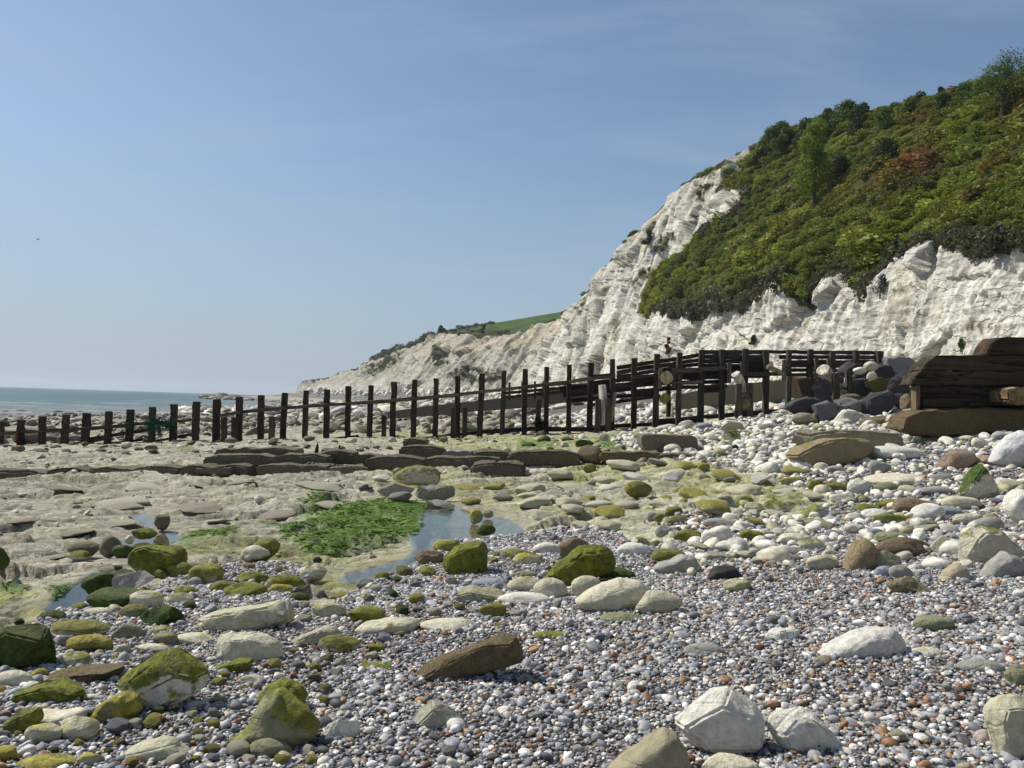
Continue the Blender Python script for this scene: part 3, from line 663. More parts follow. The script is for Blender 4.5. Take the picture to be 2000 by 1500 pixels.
posts = [(2,822,0,872),(43,818,39,871),(85,814,82,872),(128,810,124,870),(170,806,166,873),(213,802,209,875),(255,798,252,868),(298,794,295,872),(340,790,338,872),(383,785,381,867),
 (425,781,422,860),(469,776,466,862),(511,772,509,864),(555,767,551,870),(597,764,595,862),(639,759,637,858),(682,755,679,862),(725,751,721,855),(768,747,766,855),(810,743,807,858),
 (853,739,850,857),(896,734,893,852),(941,730,936,852),(983,725,980,852),(1026,721,1023,853),(1069,716,1066,847),(1113,712,1110,847),(1154,708,1151,842),(1198,703,1195,842),(1240,699,1237,832),
 (1284,693,1280,828),(1327,689,1324,826),(1370,683,1367,817),(1411,682,1409,815),(1455,682,1452,802),(1497,684,1495,805),(1541,684,1539,785),(1582,684,1580,790),(1626,686,1624,800),(1671,686,1669,800),(1718,687,1717,790)]
for k, (xt, yt, xb, yb) in enumerate(posts):
    a_ = at(xb, yb + 8, GY); b_ = at(xt, yt, GY)
    w_ = (.235 if k > 11 or k == 0 else .265) * random.uniform(.88, 1.1); b_ = b_ + np.array([random.uniform(-.035, .035), random.uniform(-.06, .06), random.uniform(-.05, .03)])
    if k == len(posts) - 1: w_ = .3
    bm = rough_bar(a_, b_, w_ * 1.0, .26, 11, .011, 100 + k, .01, up=(1, 0, 0))
    o = wood('post', bm, groyne, (.080, .060, .046) if k < 30 else (.10, .085, .07), (1, 1, .05))
def plank(x0, y0, x1, y1, h, dy=0, th=.07, name='plank', col=(.08, .064, .05), n=None, jit=.012):
    a_ = at(x0, y0, GY + dy); b_ = at(x1, y1, GY + dy)
    n = n or max(4, int(abs(x1 - x0) / 22))
    return wood(name, rough_bar(a_, b_, h * GY / FPX, th, n, jit, int(x0 + y0 * 3), .01), groyne, col, (.05, 1, 1))
# handrail-like walings on the near side
for a_ in [(0,847,85,842,5),(85,842,170,837,6),(170,837,255,831,7),(255,829,340,824,6),(340,823,378,820,5)]: plank(*a_, dy=-.19, th=.1, name='rail', col=(.13,.085,.05))
for a_ in [(165,858,300,838,6),(300,862,380,847,5),(215,866,300,856,5),(130,868,215,856,5)]: plank(*a_, dy=.2, th=.09, name='rail', col=(.06,.045,.03))
for a_ in [(428,812,469,805,6),(469,805,555,797,6),(555,797,682,788,6),(682,788,768,783,6),(768,782,896,771,6),(896,771,1026,756,6),(1026,756,1112,746,7),(1112,746,1198,734,7)]: plank(*a_, dy=-.19, th=.12, name='rail', col=(.16,.13,.095))
for a_ in [(420,866,560,858,6),(560,868,700,852,6),(820,858,940,843,7),(940,843,1070,836,8),(1070,838,1200,838,9),(1160,835,1370,822,7),(1285,822,1540,800,6),(1380,815,1545,803,6)]: plank(*a_, dy=.2, th=.12, name='base_beam', col=(.07,.055,.04))
# three upper boards rising to the bend
for i, (ya, yb) in enumerate([(719, 693), (728, 702), (737, 711)]):
    plank(1205, ya, 1284, ya - (ya - yb) * .5, 7.4, .2); plank(1284, ya - (ya - yb) * .5 + .3, 1368, yb, 7.2, .2)
plank(1155,737,1200,732,8,.2); plank(1158,747,1240,741,7,.2); plank(1112,765,1240,752,10,.2); plank(1155,757,1284,745,8,.2)
for a_ in [(1092,760,1200,750,9),(1100,772,1240,758,9),(1105,783,1284,768,8),(1150,792,1290,774,5),(1240,741,1330,733,8),(1240,752,1330,744,9),(1240,765,1330,757,9),(1284,730,1370,722,9)]: plank(*a_, dy=.21, name='plank', col=(.055,.045,.036))
plank(1232,738,1370,723,5,-.19,.1,'rail',(.13,.11,.08)); plank(1320,723,1416,719,6,-.2,.12,'rail',(.14,.12,.09)); plank(1318,750,1372,745,5,-.2,.12,'rail',(.14,.12,.09))
# the level stretch, left of the gap
for y0 in (687.5, 696.5, 705.5): plank(1370, y0, 1497, y0 + .5, 8.2, .2, col=(.09,.078,.066))
for a_ in [(1330,729,1420,727,8),(1320,738,1420,736,8),(1320,748,1420,745,8),(1325,757,1420,754,7),(1370,716,1500,714,9),(1415,725,1500,722,8),(1415,735,1497,733,9),(1370,763,1415,761,9)]: plank(*a_, dy=.21, col=(.06,.048,.04))
plank(1455,731,1545,729,7,-.2,.12,'rail',(.13,.11,.085))
for x0, x1 in ((1497, 1582), (1582, 1671), (1671, 1722)):
    plank(x0, 686.5 if x0 < 1500 else 688, x1, 688.5, 5.5 if x0 < 1500 else 7, .2, col=(.10,.088,.076))
for x0, x1 in ((1522, 1582), (1582, 1671), (1671, 1722)):
    plank(x0, 697, x1, 698, 7, .2, col=(.09,.08,.07)); plank(x0 + (10 if x0 < 1530 else 0), 706, x1, 707, 6, .2, col=(.09,.08,.07))
for y0 in (714, 723, 732, 740, 748): plank(1541, y0, 1640, y0 + 1, 6.8, .2, col=(.06,.048,.04))
plank(1541, 712, 1720, 713, 6, -.2, .12, 'rail', (.10,.05,.035)); plank(1640, 720, 1722, 721, 8, .2, col=(.06,.05,.04))
# stub timbers bolted to the frame
for x, y0, y1 in [(1289,721,759),(1315,719,758),(1424,708,748),(1449,707,740),(1531,703,743),(1594,699,740),(1617,700,738)]:
    bm = rough_bar(at(x, y1, GY - .3), at(x + 1, y0, GY - .3), .17, .14, 4, .006, x, .01, up=(1, 0, 0)); wood('clamp_timber', bm, groyne, (.17,.15,.12), (1,1,.06))
def log(p0, p1, r, seed, name, col, label, cat='timber', group=None, taper=1.0, n=10):
    rg = np.random.default_rng(seed); p0 = np.asarray(p0, float); p1 = np.asarray(p1, float); ax = p1 - p0; L = np.linalg.norm(ax); ax /= L
    u_ = np.cross(ax, [0.3, .2, 1]); u_ /= np.linalg.norm(u_); v_ = np.cross(ax, u_); bm = bmesh.new(); rows = []
    for k in range(-1, n + 1):
        t_ = min(max(k / (n - 1), 0), 1); e = .8 if k in (-1, n) else 1; rr_ = r * (1 + (taper - 1) * t_) * e
        o = p0 + ax * L * t_ + (ax * .02 * (1 if k == n else -1 if k == -1 else 0)); row = []
        for j in range(14):
            a_ = j / 14 * 2 * math.pi; q = rr_ * (1 + .14 * perlin(np.array([math.cos(a_) * 1.5 + seed, math.sin(a_) * 1.5, t_ * 3.0])) + .05 * math.sin(a_ * 4 + seed))
            row.append(bm.verts.new(o + (u_ * math.cos(a_) + v_ * math.sin(a_)) * q))
        rows.append(row)
    for a_, b_ in zip(rows[:-1], rows[1:]):
        for j in range(14): bm.faces.new((a_[j], a_[(j+1) % 14], b_[(j+1) % 14], b_[j]))
    bm.faces.new(rows[0][::-1]); bm.faces.new(rows[-1])
    return wood(name, bm, None, col, (1, 1, .15), label, cat, group)
log(at(1302,738,GY-.75), at(1302,736,GY+.9), .27, 3, 'groyne_strut', (.30,.24,.16), 'round cut log end pointing seaward between two clamp timbers of the long groyne', 'log')
log(at(1298,779,GY-.3), at(1300,778,GY+.8), .22, 9, 'groyne_strut', (.22,.20,.05), 'yellow-green mossy log end hanging below the round cut log of the groyne', 'log')
log(at(1181,828,GY-.7), at(1176,753,GY-.55), .20, 4, 'driftwood_pile', (.52,.48,.42), 'bleached white driftwood pile standing upright against the long groyne', 'driftwood', None, .8)
log(at(1193,822,GY-.6), at(1202,767,GY-.6), .095, 5, 'driftwood_pile', (.24,.22,.15), 'thin grey-green leaning stick of driftwood beside the bleached white pile', 'driftwood', None, .8)
log(at(1461,772,GY-.2), at(1437,730,GY-.7), .17, 6, 'prop_timber', (.55,.52,.45), 'whitish split prop leaning against the groyne above a short post', 'driftwood', None, 1.15)
log(at(1457,795,GY-.9), at(1458,770,GY-.3), .2, 8, 'prop_timber', (.26,.23,.15), 'mossy round prop end under the whitish split prop', 'log')
log(at(1500,716,GY-.6), at(1531,731,GY-.3), .11, 7, 'prop_timber', (.30,.23,.16), 'brown round log lying across the open gap in the upper groyne', 'log')
log(at(1637,762,GY-8), at(1607,722,GY-8.6), .19, 12, 'prop_timber', (.60,.55,.46), 'pale bleached driftwood prop leaning over the dark rock heap', 'driftwood', None, 1.2)
log(at(1646,771,GY-8.6), at(1652,768,GY-7.4), .17, 13, 'prop_timber', (.45,.40,.28), 'short pale log end poking out of the dark rock heap', 'log')
# free-standing stumps in front of and behind the groyne
stumps = [(438,815,860,-.6,10,'short square stump standing left of its twin near the seaward groyne posts'),(458,815,858,-.6,9,'short square stump standing right of its twin near the seaward groyne posts'),
 (531,814,869,-.8,10,'lone brown square stump in front of the groyne left of centre'),(750,811,850,.6,9,'short dark stump just behind the middle of the groyne'),
 (886,796,853,-.5,10,'grey-brown stump at the left side of a tall post, above the stone wall'),(908,796,853,-.5,9,'grey-brown stump at the right side of a tall post, above the stone wall'),
 (1052,780,838,-.5,10,'dark short stump between two tall posts, bearded with weed'),(1168,780,843,-.8,10,'brown stump immediately left of the bleached driftwood pile'),(1188,779,843,-.9,9,'dark stump immediately right of the bleached driftwood pile'),
 (1443,750,810,-.9,11,'square stump carrying the whitish split prop'),(1465,748,809,-.8,11,'dark square stump right of the whitish split prop'),(1306,745,808,.9,8,'brown square stump seen under the round cut log')]
for x, y0, y1, dy, wpx, lab in stumps:
    bm = rough_bar(at(x - 1, y1 + 6, GY + dy), at(x, y0, GY + dy), wpx * GY / FPX, .22, 6, .008, x, .01, up=(1, 0, 0)); wood('timber_stump', bm, None, (.11,.088,.066), (1,1,.05), lab, 'stump', 'stumps along the groyne')
for x, y0, y1, Yd, wpx, lab in [(1632,729,786,27.2,13,'dark square post standing among the heap of dark rocks'),(1657,726,778,27.6,11,'second dark square post, right of the pale prop in the dark rock heap')]:
    bm = rough_bar(at(x, y1 + 6, Yd), at(x, y0, Yd), wpx * Yd / FPX, .2, 6, .006, x, .01, up=(1, 0, 0)); wood('timber_post', bm, None, (.12,.1,.08), (1,1,.05), lab, 'post')
for i, (x, y0, y1, lab) in enumerate([(672,824,834,'tiny rusty stub, leftmost of the row behind the groyne'),(688,822,832,'tiny rusty stub just right of the leftmost one behind the groyne'),(782,819,832,'rusty iron stub, left of a close pair behind the groyne'),(792,818,832,'rusty iron stub, right of a close pair behind the groyne')]):
    P = hit(x, y1); bm = rough_bar(at(x, y1 + 2, P[1]), at(x, y0, P[1]), 6 * P[1] / FPX, .12, 4, .01, x, .02, up=(1, 0, 0)); wood('iron_stub', bm, None, (.07,.035,.028), (1,1,.1), lab, 'stub', 'iron stubs')
def spike(x, y0, y1, Yd, lab, wpx=7, grp='iron spikes in the low wall'):
    bm = bmesh.new(); b = at(x, y1, Yd); t_ = at(x + 1, y0, Yd); s_ = wpx * Yd / FPX / 2
    rows = []
    for k, (f_, w_) in enumerate(((0, 1.0), (.35, .95), (.7, .7), (.92, .35), (1, .08))):
        c = b + (t_ - b) * f_ + np.array([s_ * .5 * f_ * f_, 0, 0]); rows.append([bm.verts.new(c + np.array([math.cos(a_) * s_ * w_, math.sin(a_) * s_ * w_, random.uniform(-.01, .01)])) for a_ in np.linspace(0, 2 * math.pi, 8)[:-1]])
    for a_, b_ in zip(rows[:-1], rows[1:]):
        for j in range(7): bm.faces.new((a_[j], a_[(j+1) % 7], b_[(j+1) % 7], b_[j]))
    bm.faces.new(rows[0][::-1]); bm.faces.new(rows[-1]); wood('iron_spike', bm, None, (.045,.03,.028), (1,1,.2), lab, 'spike', grp)
spike(618,865,888,18.6,'dark pointed rusty spike, taller of the two on the low wall',8); spike(661,868,885,18.6,'smaller dark pointed spike right of the taller one on the low wall',6)
spike(877,893,900,17.8,'stubby iron tooth on the wall, left of three',8); spike(919,894,901,17.8,'stubby iron tooth on the wall, middle of three',8); spike(968,896,906,17.2,'pointed iron tooth on the wall, right of three',9)
# sloping concrete-faced low wall and small fence beyond
def prism(outline, Y0, Y1, name, mat, bev=.03, seed=0, sub=.25, jit=.03):
    """solid with the given photo outline (front face at depth Y0) reaching back to depth Y1, same real height"""
    pts = np.array([at(x, y, Y0) for x, y in outline]); c = pts.mean(0); bm = bmesh.new()
    f_ = [bm.verts.new(p - c) for p in pts]; bk = [bm.verts.new(p - c + np.array([0, Y1 - Y0, 0])) for p in pts]; n = len(pts)
    bm.faces.new(f_); bm.faces.new(bk[::-1])
    for i in range(n): bm.faces.new((f_[i], bk[i], bk[(i+1) % n], f_[(i+1) % n]))
    bmesh.ops.recalc_face_normals(bm, faces=bm.faces[:])
    bmesh.ops.bevel(bm, geom=bm.edges[:], offset=bev, segments=2, affect='EDGES')
    bmesh.ops.triangulate(bm, faces=[f for f in bm.faces if len(f.verts) > 4])
    for _ in range(4):
        es = [e for e in bm.edges if e.calc_length() > sub]
        if not es: break
        bmesh.ops.subdivide_edges(bm, edges=es, cuts=1, use_grid_fill=True)
    bmesh.ops.triangulate(bm, faces=[f for f in bm.faces if len(f.verts) > 4])
    bm.normal_update(); vs = list(bm.verts); co = np.array([v.co[:] for v in vs]) + c
    d = fbm(co * 2.2 + seed, 4) * jit * 1.6 + fbm(co * 9 + seed, 3) * jit * .6
    for v, k in zip(vs, d): v.co += v.normal * float(k)
    me = bpy.data.meshes.new(name); bm.to_mesh(me); bm.free()
    me.polygons.foreach_set('use_smooth', np.ones(len(me.polygons), bool)); me.set_sharp_from_angle(angle=R(32))
    o = link(name, me, mat, None, c); return o
def rockprops(o, col, moss=0.0, mcol=(.045, .06, .012), rough=.3, lichen=0.0, top=0.0):
    o['rock_color'] = [float(q) for q in col]; o['moss_color'] = [float(q) for q in mcol]; o['moss_amount'] = float(moss); o['rough_amount'] = float(rough); o['lichen_amount'] = float(lichen); o['moss_top'] = float(top)
    return o
o = prism([(757,804),(850,791),(950,781),(1010,775),(1112,750),(1200,745),(1200,772),(1112,786),(1010,798),(900,806),(850,812),(757,818)], 50, 50.7, 'sea_wall', M['rock'], sub=1.0); rockprops(o, (.17,.145,.12), rough=.8); tag(o, 'long low sloping brown-grey wall behind the groyne, rising towards the cliff', 'wall')
o = prism([(1495,745),(1590,740),(1640,745),(1640,782),(1590,790),(1495,786),(1400,792),(1330,800),(1330,770),(1400,755)], 44, 44.8, 'sea_wall', M['rock'], sub=1.0); rockprops(o, (.27,.22,.14), rough=.7); tag(o, 'tan concrete wall glimpsed under the highest planks of the groyne', 'wall')
fence = empty('wooden_fence', (0, 0, 0)); tag(fence, 'small low fence of thin posts with rails, behind the groyne near the cliff foot', 'fence')
for x, y0, y1 in [(995,747,778),(1020,746,775),(1045,745,775),(1061,745,775)]: 
    wood('post', rough_bar(at(x, y1 + 4, 47), at(x, y0, 47), .12, .12, 4, .004, x, .01, up=(1,0,0)), fence, (.07,.055,.045))
for y0 in (757, 765, 773): wood('rail', rough_bar(at(985, y0 + 3, 47.15), at(1115, y0 - 9, 47.15), .16, .06, 8, .006, y0, .01), fence, (.08,.065,.05), (.05,1,1))
# ---------------------------------------------------------------- massive near groyne on the right
ng = empty('timber_revetment', (0, 0, 0)); tag(ng, 'massive stepped dark timber wall of stacked baulks at the right edge', 'timber wall')
YW = 16.6
for i, (x0, x1, yt, yb, dx, col) in enumerate([(1926,2160,658,693,26,(.085,.055,.038)),(1800,2180,694,723,30,(.10,.066,.044)),(1779,2180,724,753,20,(.10,.068,.046)),(1795,2180,753,778,4,(.075,.055,.04)),(1799,2180,778,806,4,(.08,.058,.04))]):
    p = [(x0, yb + .3), (x0 + dx * .35, yt + (yb - yt) * .45), (x0 + dx, yt + .3), (x1, yt), (x1, yb)]
    o = prism(p, YW - (.0 if i < 3 else -.07), YW + .55, 'baulk', M['wood'], .02, i, .12, .026); o.parent = ng; o['wood_color'] = [col[0] * .5, col[1] * .55, col[2] * .5]; o['grain'] = [.06, 1, 1.2]
o = prism([(1766,838),(1772,818),(1800,803),(1830,800),(2200,802),(2200,846),(1960,846),(1840,852),(1800,850)], YW - .35, YW + .5, 'footing', M['rock'], .02, 9, .11, .075); o.parent = ng; rockprops(o, (.17,.125,.065), .12, (.08,.09,.02), 1.0)
o = prism([(1790,752),(1798,752),(1798,806),(1790,806)], YW - .0, YW + .25, 'upright', M['wood'], .015, 5, .2, .01); o.parent = ng; o['wood_color'] = [.16,.12,.07]; o['grain'] = [1, 1, .1]
o = prism([(1968,762),(1985,757),(2040,757),(2040,790),(1980,792),(1970,782)], YW - .55, YW + .3, 'baulk_end', M['wood'], .03, 6, .1, .03); o.parent = ng; o['wood_color'] = [.2,.15,.085]; o['grain'] = [1, .2, 1]
# fishing net wound on the posts
def rope_tangle(pts, n, r, seed, name, col, lab, spread, Yd):
    rg = np.random.default_rng(seed); bm = bmesh.new()
    for k in range(n):
        base = np.array(pts[rg.integers(len(pts))], float); pos = at(base[0], base[1], Yd) + rg.normal(0, spread, 3) * np.array([1, .6, 1]); d = rg.normal(size=3); prev = None
        for s_ in range(9):
            d = d + rg.normal(0, .8, 3) + np.array([0, 0, -.35]); d /= np.linalg.norm(d); ring = []
            u_ = np.cross(d, [.2, .9, .1]); u_ /= np.linalg.norm(u_); v_ = np.cross(d, u_)
            for j in range(4): ring.append(bm.verts.new(pos + (u_ * math.cos(j * 1.57) + v_ * math.sin(j * 1.57)) * r))
            if prev:
                for j in range(4): bm.faces.new((prev[j], prev[(j+1) % 4], ring[(j+1) % 4], ring[j]))
            prev = ring; pos = pos + d * .055
    o = wood(name, bm, None, col, (1, 1, 1), lab, 'fishing net'); return o
rope_tangle([(293,822),(298,823),(305,821),(310,826),(311,832),(312,838),(312,845),(320,825),(328,822),(336,822),(293,830),(296,838),(330,828),(326,832)], 210, .011, 5, 'fishing_net', (.018,.13,.085), 'green fishing net snagged and dangling between two seaward groyne posts', .045, GY - .24)
rope_tangle([(249,826),(251,831),(255,826)], 26, .009, 6, 'fishing_net', (.02,.12,.08), 'small twist of green net wound round one post left of the dangling net', .03, GY - .2)
rope_tangle([(38,845),(42,849),(40,855),(44,860),(38,862),(46,866)], 110, .010, 8, 'fishing_net', (.05,.055,.045), 'dark tangled net wrapped round the second post from the left edge', .05, GY - .2)
rope_tangle([(35,855),(35,850)], 18, .010, 9, 'rope', (.32,.09,.03), 'short orange rope frayed on the second post from the left edge', .03, GY - .3)
rope_tangle([(1052,820),(1055,828),(1058,832)], 90, .012, 18, 'seaweed_beard', (.025,.025,.015), 'dark hanging weed around the foot of a stump in the groyne', .08, GY - .7)
# small bird far off over the sea
bm = bmesh.new(); c0 = at(74, 468, 120)
def ell(c, s):
    r_ = bmesh.ops.create_icosphere(bm, subdivisions=2, radius=1)
    for v in r_['verts']: v.co = Vector((v.co.x * s[0] + c[0], v.co.y * s[1] + c[1], v.co.z * s[2] + c[2]))
ell((0, 0, 0), (.06, .22, .06)); ell((0, -.22, .03), (.04, .06, .04))
for sx in (-1, 1):
    a_ = [bm.verts.new(p) for p in ((sx*.03, -.08, .02), (sx*.03, .08, .02), (sx*.22, .06, .16), (sx*.22, -.08, .17), (sx*.42, .03, .08), (sx*.42, .0, .085))]
    bm.faces.new((a_[0], a_[1], a_[2], a_[3])); bm.faces.new((a_[3], a_[2], a_[4], a_[5]))
    b_ = [bm.verts.new(v.co + Vector((0, 0, -.015))) for v in a_]; bm.faces.new((b_[3], b_[2], b_[1], b_[0])); bm.faces.new((b_[5], b_[4], b_[2], b_[3]))
o = rockprops(link('seagull', tomesh('seagull', bm), M['rock'], None, c0), (.06, .06, .065)); tag(o, 'tiny dark seabird gliding alone in the empty sky at left', 'bird')
# ------------------------------------------------------------------ boulders
def ico(n):
    bm = bmesh.new(); bmesh.ops.create_icosphere(bm, subdivisions=n, radius=1)
    bm.verts.ensure_lookup_table(); V = np.array([v.co[:] for v in bm.verts]); Fc = np.array([[v.index for v in f.verts] for f in bm.faces]); bm.free(); return V, Fc
ICO = {n: ico(n) for n in (3, 4, 5)}
def unit_rock(D, seed, ang=.5, amp=.06):
    """radii over directions D for a rock cut by planes (ang 0 round .. 1 blocky)"""
    rg = np.random.default_rng(seed); r = np.ones(len(D)) * 1.0
    for k in range(int(5 + 9 * ang)):
        n = rg.normal(size=3); n /= np.linalg.norm(n); d0 = (rg.uniform(.5, .85) if ang > .75 else rg.uniform(.62, .93)) if ang > .3 else rg.uniform(.8, .97)
        c = D @ n; rc = np.where(c > .05, d0 / np.maximum(c, .05), 9)
        k_ = 18 + 30 * ang + (70 if ang > .75 else 0)
        r = -np.log(np.exp(-k_ * r) + np.exp(-k_ * np.minimum(rc, 3))) / k_
    r = r * (1 + amp * (1.6 * fbm(D * 1.3 + seed * 7.1, 3) + .9 * fbm(D * 4.5 + seed, 4) * (.4 + ang)))
    return r
# colours (albedo)
C = dict(white=(.68,.66,.57), cream=(.60,.56,.42), pale=(.50,.48,.34), grey=(.32,.315,.28), olive=(.25,.25,.15), dark=(.045,.045,.043), blue=(.27,.29,.33), tan=(.36,.31,.22),
         brown=(.21,.155,.10), conc=(.20,.155,.085), dgrey=(.066,.066,.068), red=(.19,.10,.06), slab=(.19,.158,.11), tanrock=(.36,.28,.17))
MG = (.19, .215, .028); MD = (.060, .105, .018); MY = (.36, .34, .075); MO = (.20, .205, .05)
BOULD = []   # finished named boulders: (px, py, w, h, label phrase)
ROCKS = []
def boulder(x0, y0, x1, y1, col='cream', moss=0.0, mcol=MG, label=None, ang=.45, outline=None, rough=.25, lichen=0.0, top=0.0, Y=None, dr=.55, name='boulder', cat='boulder', group=None, short=None, sink=.12, jitter=.03, boxy=.62):
    if name == 'armour_rock' and outline is None:
        ex = (x1 - x0) * .10; ey = (y1 - y0) * .10; x0 -= ex; x1 += ex; y0 -= ey; y1 += ey
    cx, cy, w, h = (x0 + x1) / 2, (y0 + y1) / 2, x1 - x0, y1 - y0
    if Y is None:
        P = hit(cx, y1 - h * .03); Yg = P[1]
    else: Yg = Y
    half = w / 2 * Yg / FPX; D_ = max(half * dr, h / 2 * Yg / FPX * .7)
    Yc = Yg + D_ * .14
    seed = int(cx * 3 + cy * 7) % 9973
    big = w * h
    n = 5 if big > 5500 else 4 if big > 500 else 3
    V, Fc = ICO[n]
    hull = ang >= (.68 if outline is None else .5)
    if hull:
        rg = np.random.default_rng(seed); sc = Yc / FPX
        if outline is None:
            q = rg.normal(size=(15, 3)); q /= np.linalg.norm(q, axis=1)[:, None]; q *= rg.uniform(.8, 1.05, 15)[:, None]
            for ax in (0, 2):
                lo, hi = q[:, ax].min(), q[:, ax].max(); q[:, ax] = (q[:, ax] - (lo + hi) / 2) / ((hi - lo) / 2)
            c = at(cx, cy, Yc); q = q * np.array([w / 2 * sc, D_, h / 2 * sc])
        else:
            ol = np.array(outline, float); cc = (ol.min(0) + ol.max(0)) / 2; c = at(cc[0], cc[1], Yc)
            base = np.stack([(ol[:, 0] - cc[0]) * sc, np.zeros(len(ol)), -(ol[:, 1] - cc[1]) * sc], -1)
            q = np.concatenate([base + np.array([0, D_ * .15, 0]) * rg.uniform(-1, 1, (len(ol), 1)), base * rg.uniform(.6, .9, (len(ol), 1)) + np.array([0, -D_ * .7, 0]) * rg.uniform(.7, 1.2, (len(ol), 1)), base * .7 + np.array([0, D_ * .8, 0])])
        bm = bmesh.new(); [bm.verts.new(v) for v in q]; r_ = bmesh.ops.convex_hull(bm, input=bm.verts[:])
        bmesh.ops.delete(bm, geom=[g_ for g_ in set(r_['geom_interior'] + r_['geom_unused']) if isinstance(g_, bmesh.types.BMVert)], context='VERTS')
        bmesh.ops.dissolve_limit(bm, angle_limit=R(14), verts=bm.verts[:], edges=bm.edges[:])
        L_ = w * sc; bmesh.ops.bevel(bm, geom=bm.edges[:], offset=L_ * .028, segments=2, affect='EDGES', clamp_overlap=True)
        bmesh.ops.triangulate(bm, faces=bm.faces[:])
        for _ in range(4):
            es = [e for e in bm.edges if e.calc_length() > L_ * (.07 if big > 2500 else .14)]
            if not es: break
            bmesh.ops.subdivide_edges(bm, edges=es, cuts=1); bmesh.ops.triangulate(bm, faces=[f for f in bm.faces if len(f.verts) > 3])
        bm.normal_update(); co = np.array([v.co[:] for v in bm.verts])
        d = fbm(co / L_ * 3.2 + seed, 5, .6) * L_ * (.085 if name == 'armour_rock' else .055)
        for v, k in zip(bm.verts, d): v.co += v.normal * float(k)
        me = bpy.data.meshes.new(name); bm.to_mesh(me); bm.free(); me.polygons.foreach_set('use_smooth', np.ones(len(me.polygons), bool)); me.set_sharp_from_angle(angle=R(38))
    elif outline is None:
        r = unit_rock(V, seed, ang, jitter * 2); Q = V * r[:, None]
        # normalise to the box seen in the photograph
        for ax in (0, 2):
            lo, hi = Q[:, ax].min(), Q[:, ax].max(); Q[:, ax] = (Q[:, ax] - (lo + hi) / 2) / ((hi - lo) / 2)
        c = at(cx, cy, Yc); sc = Yc / FPX
        P = np.stack([Q[:, 0] * w / 2 * sc, Q[:, 1] * D_, Q[:, 2] * h / 2 * sc * 1.0], -1)
    else:
        ol = np.array(outline, float); cc = ol.mean(0); cc = (ol.min(0) + ol.max(0)) / 2 * .5 + cc * .5
        c = at(cc[0], cc[1], Yc); sc = Yc / FPX
        dx = (ol[:, 0] - cc[0]) * sc; dz = -(ol[:, 1] - cc[1]) * sc
        th = np.arctan2(V[:, 2], V[:, 0]); dirs = np.stack([np.cos(th), np.sin(th)], -1); Rr = np.full(len(V), 1e-3)
        for i in range(len(ol)):
            a_ = np.array([dx[i-1], dz[i-1]]); b_ = np.array([dx[i], dz[i]]); e_ = b_ - a_
            den = dirs[:, 0] * e_[1] - dirs[:, 1] * e_[0]; den = np.where(abs(den) < 1e-9, 1e-9, den)
            t_ = (a_[0] * e_[1] - a_[1] * e_[0]) / den; u_ = (a_[0] * dirs[:, 1] - a_[1] * dirs[:, 0]) / den
            ok = (t_ > 0) & (u_ >= -1e-6) & (u_ <= 1 + 1e-6); Rr = np.where(ok, np.maximum(Rr, t_), Rr)
        rho = np.sqrt(V[:, 0] ** 2 + V[:, 2] ** 2) ** boxy; f = unit_rock(V, seed, ang, jitter * 1.6); f = f / f.max()
        f = f ** .9
        edge = np.clip(rho, 0, 1)
        g = 1 + (f - 1) * .22
        P = np.stack([np.cos(th) * rho * Rr * g, V[:, 1] * D_ * f, np.sin(th) * rho * Rr * g], -1)
        # ledges and hollows
        s_ = (w * sc)
        N_ = V
        P += N_ * (fbm(P / s_ * 5 + seed, 4)[:, None] * s_ * .035)
    o = link(name, me if hull else npmesh(name, P, Fc, True), M['rock'], None, c)
    k = random.uniform(.93, 1.07)
    rockprops(o, tuple(q * k for q in (C[col] if isinstance(col, str) else col)), moss, mcol, rough, lichen, top)
    tag(o, label, cat, group); ROCKS.append(dict(o=o, x=cx, y=cy, w=w, h=h, label=label, short=short, col=col, moss=moss))
    return o
Bd = boulder
# --- left foreground
Bd(-20,1217,112,1312,'olive',.95,MD,'large dark green weed-draped boulder cut by the left edge',.5,[(-30,1240),(20,1222),(60,1217),(90,1222),(103,1240),(110,1270),(108,1300),(60,1310),(0,1312),(-30,1300)],.5,short='dark green weedy boulder')
Bd(130,1238,222,1277,'olive',.7,MY,'low yellow-green mossy stone right of the dark green weedy boulder',.5,short='yellow-green low stone')
Bd(212,1215,286,1252,'olive',.25,MO,'pointed grey-olive stone with a pale left slope',.5,[(212,1245),(232,1225),(250,1215),(270,1222),(285,1235),(280,1250),(230,1252)],short='pointed grey-olive stone')
Bd(104,1211,222,1243,'cream',.5,MO,'wide whitish stone streaked with dark moss above the yellow-green low stone',.4)
Bd(110,1240,139,1267,'grey',0,MG,'round smooth grey cobble touching the dark green weedy boulder',.1)
Bd(119,1273,183,1306,'pale',.35,MO,'pale domed stone with moss on its left end',.3)
Bd(-10,1310,64,1352,'cream',.2,MO,'smooth cream stone at the left edge below the dark green weedy boulder',.25)
Bd(58,1305,96,1332,'pale',.5,MY,'small olive-yellow stone leaning on the smooth cream stone at left',.3)
Bd(95,1304,134,1320,'cream',0,MG,'small pale pebble-like stone at the end of the brown concrete slab')
Bd(75,1296,252,1340,'conc',.15,MO,'long brown concrete slab lying slanted among green stones at left',.6,[(75,1332),(110,1312),(160,1300),(250,1296),(240,1312),(200,1328),(160,1338),(100,1340)],.9,short='brown slanted slab')
Bd(38,1331,92,1360,'white',.0,MG,'clean white rounded stone beside bright green moss at left')
Bd(14,1325,168,1384,'olive',.9,MG,'sprawling vivid green mossy rock in the lower left',.6,[(15,1372),(40,1350),(85,1330),(120,1325),(165,1345),(165,1362),(130,1372),(80,1382),(30,1384)],.5,short='vivid green mossy rock')
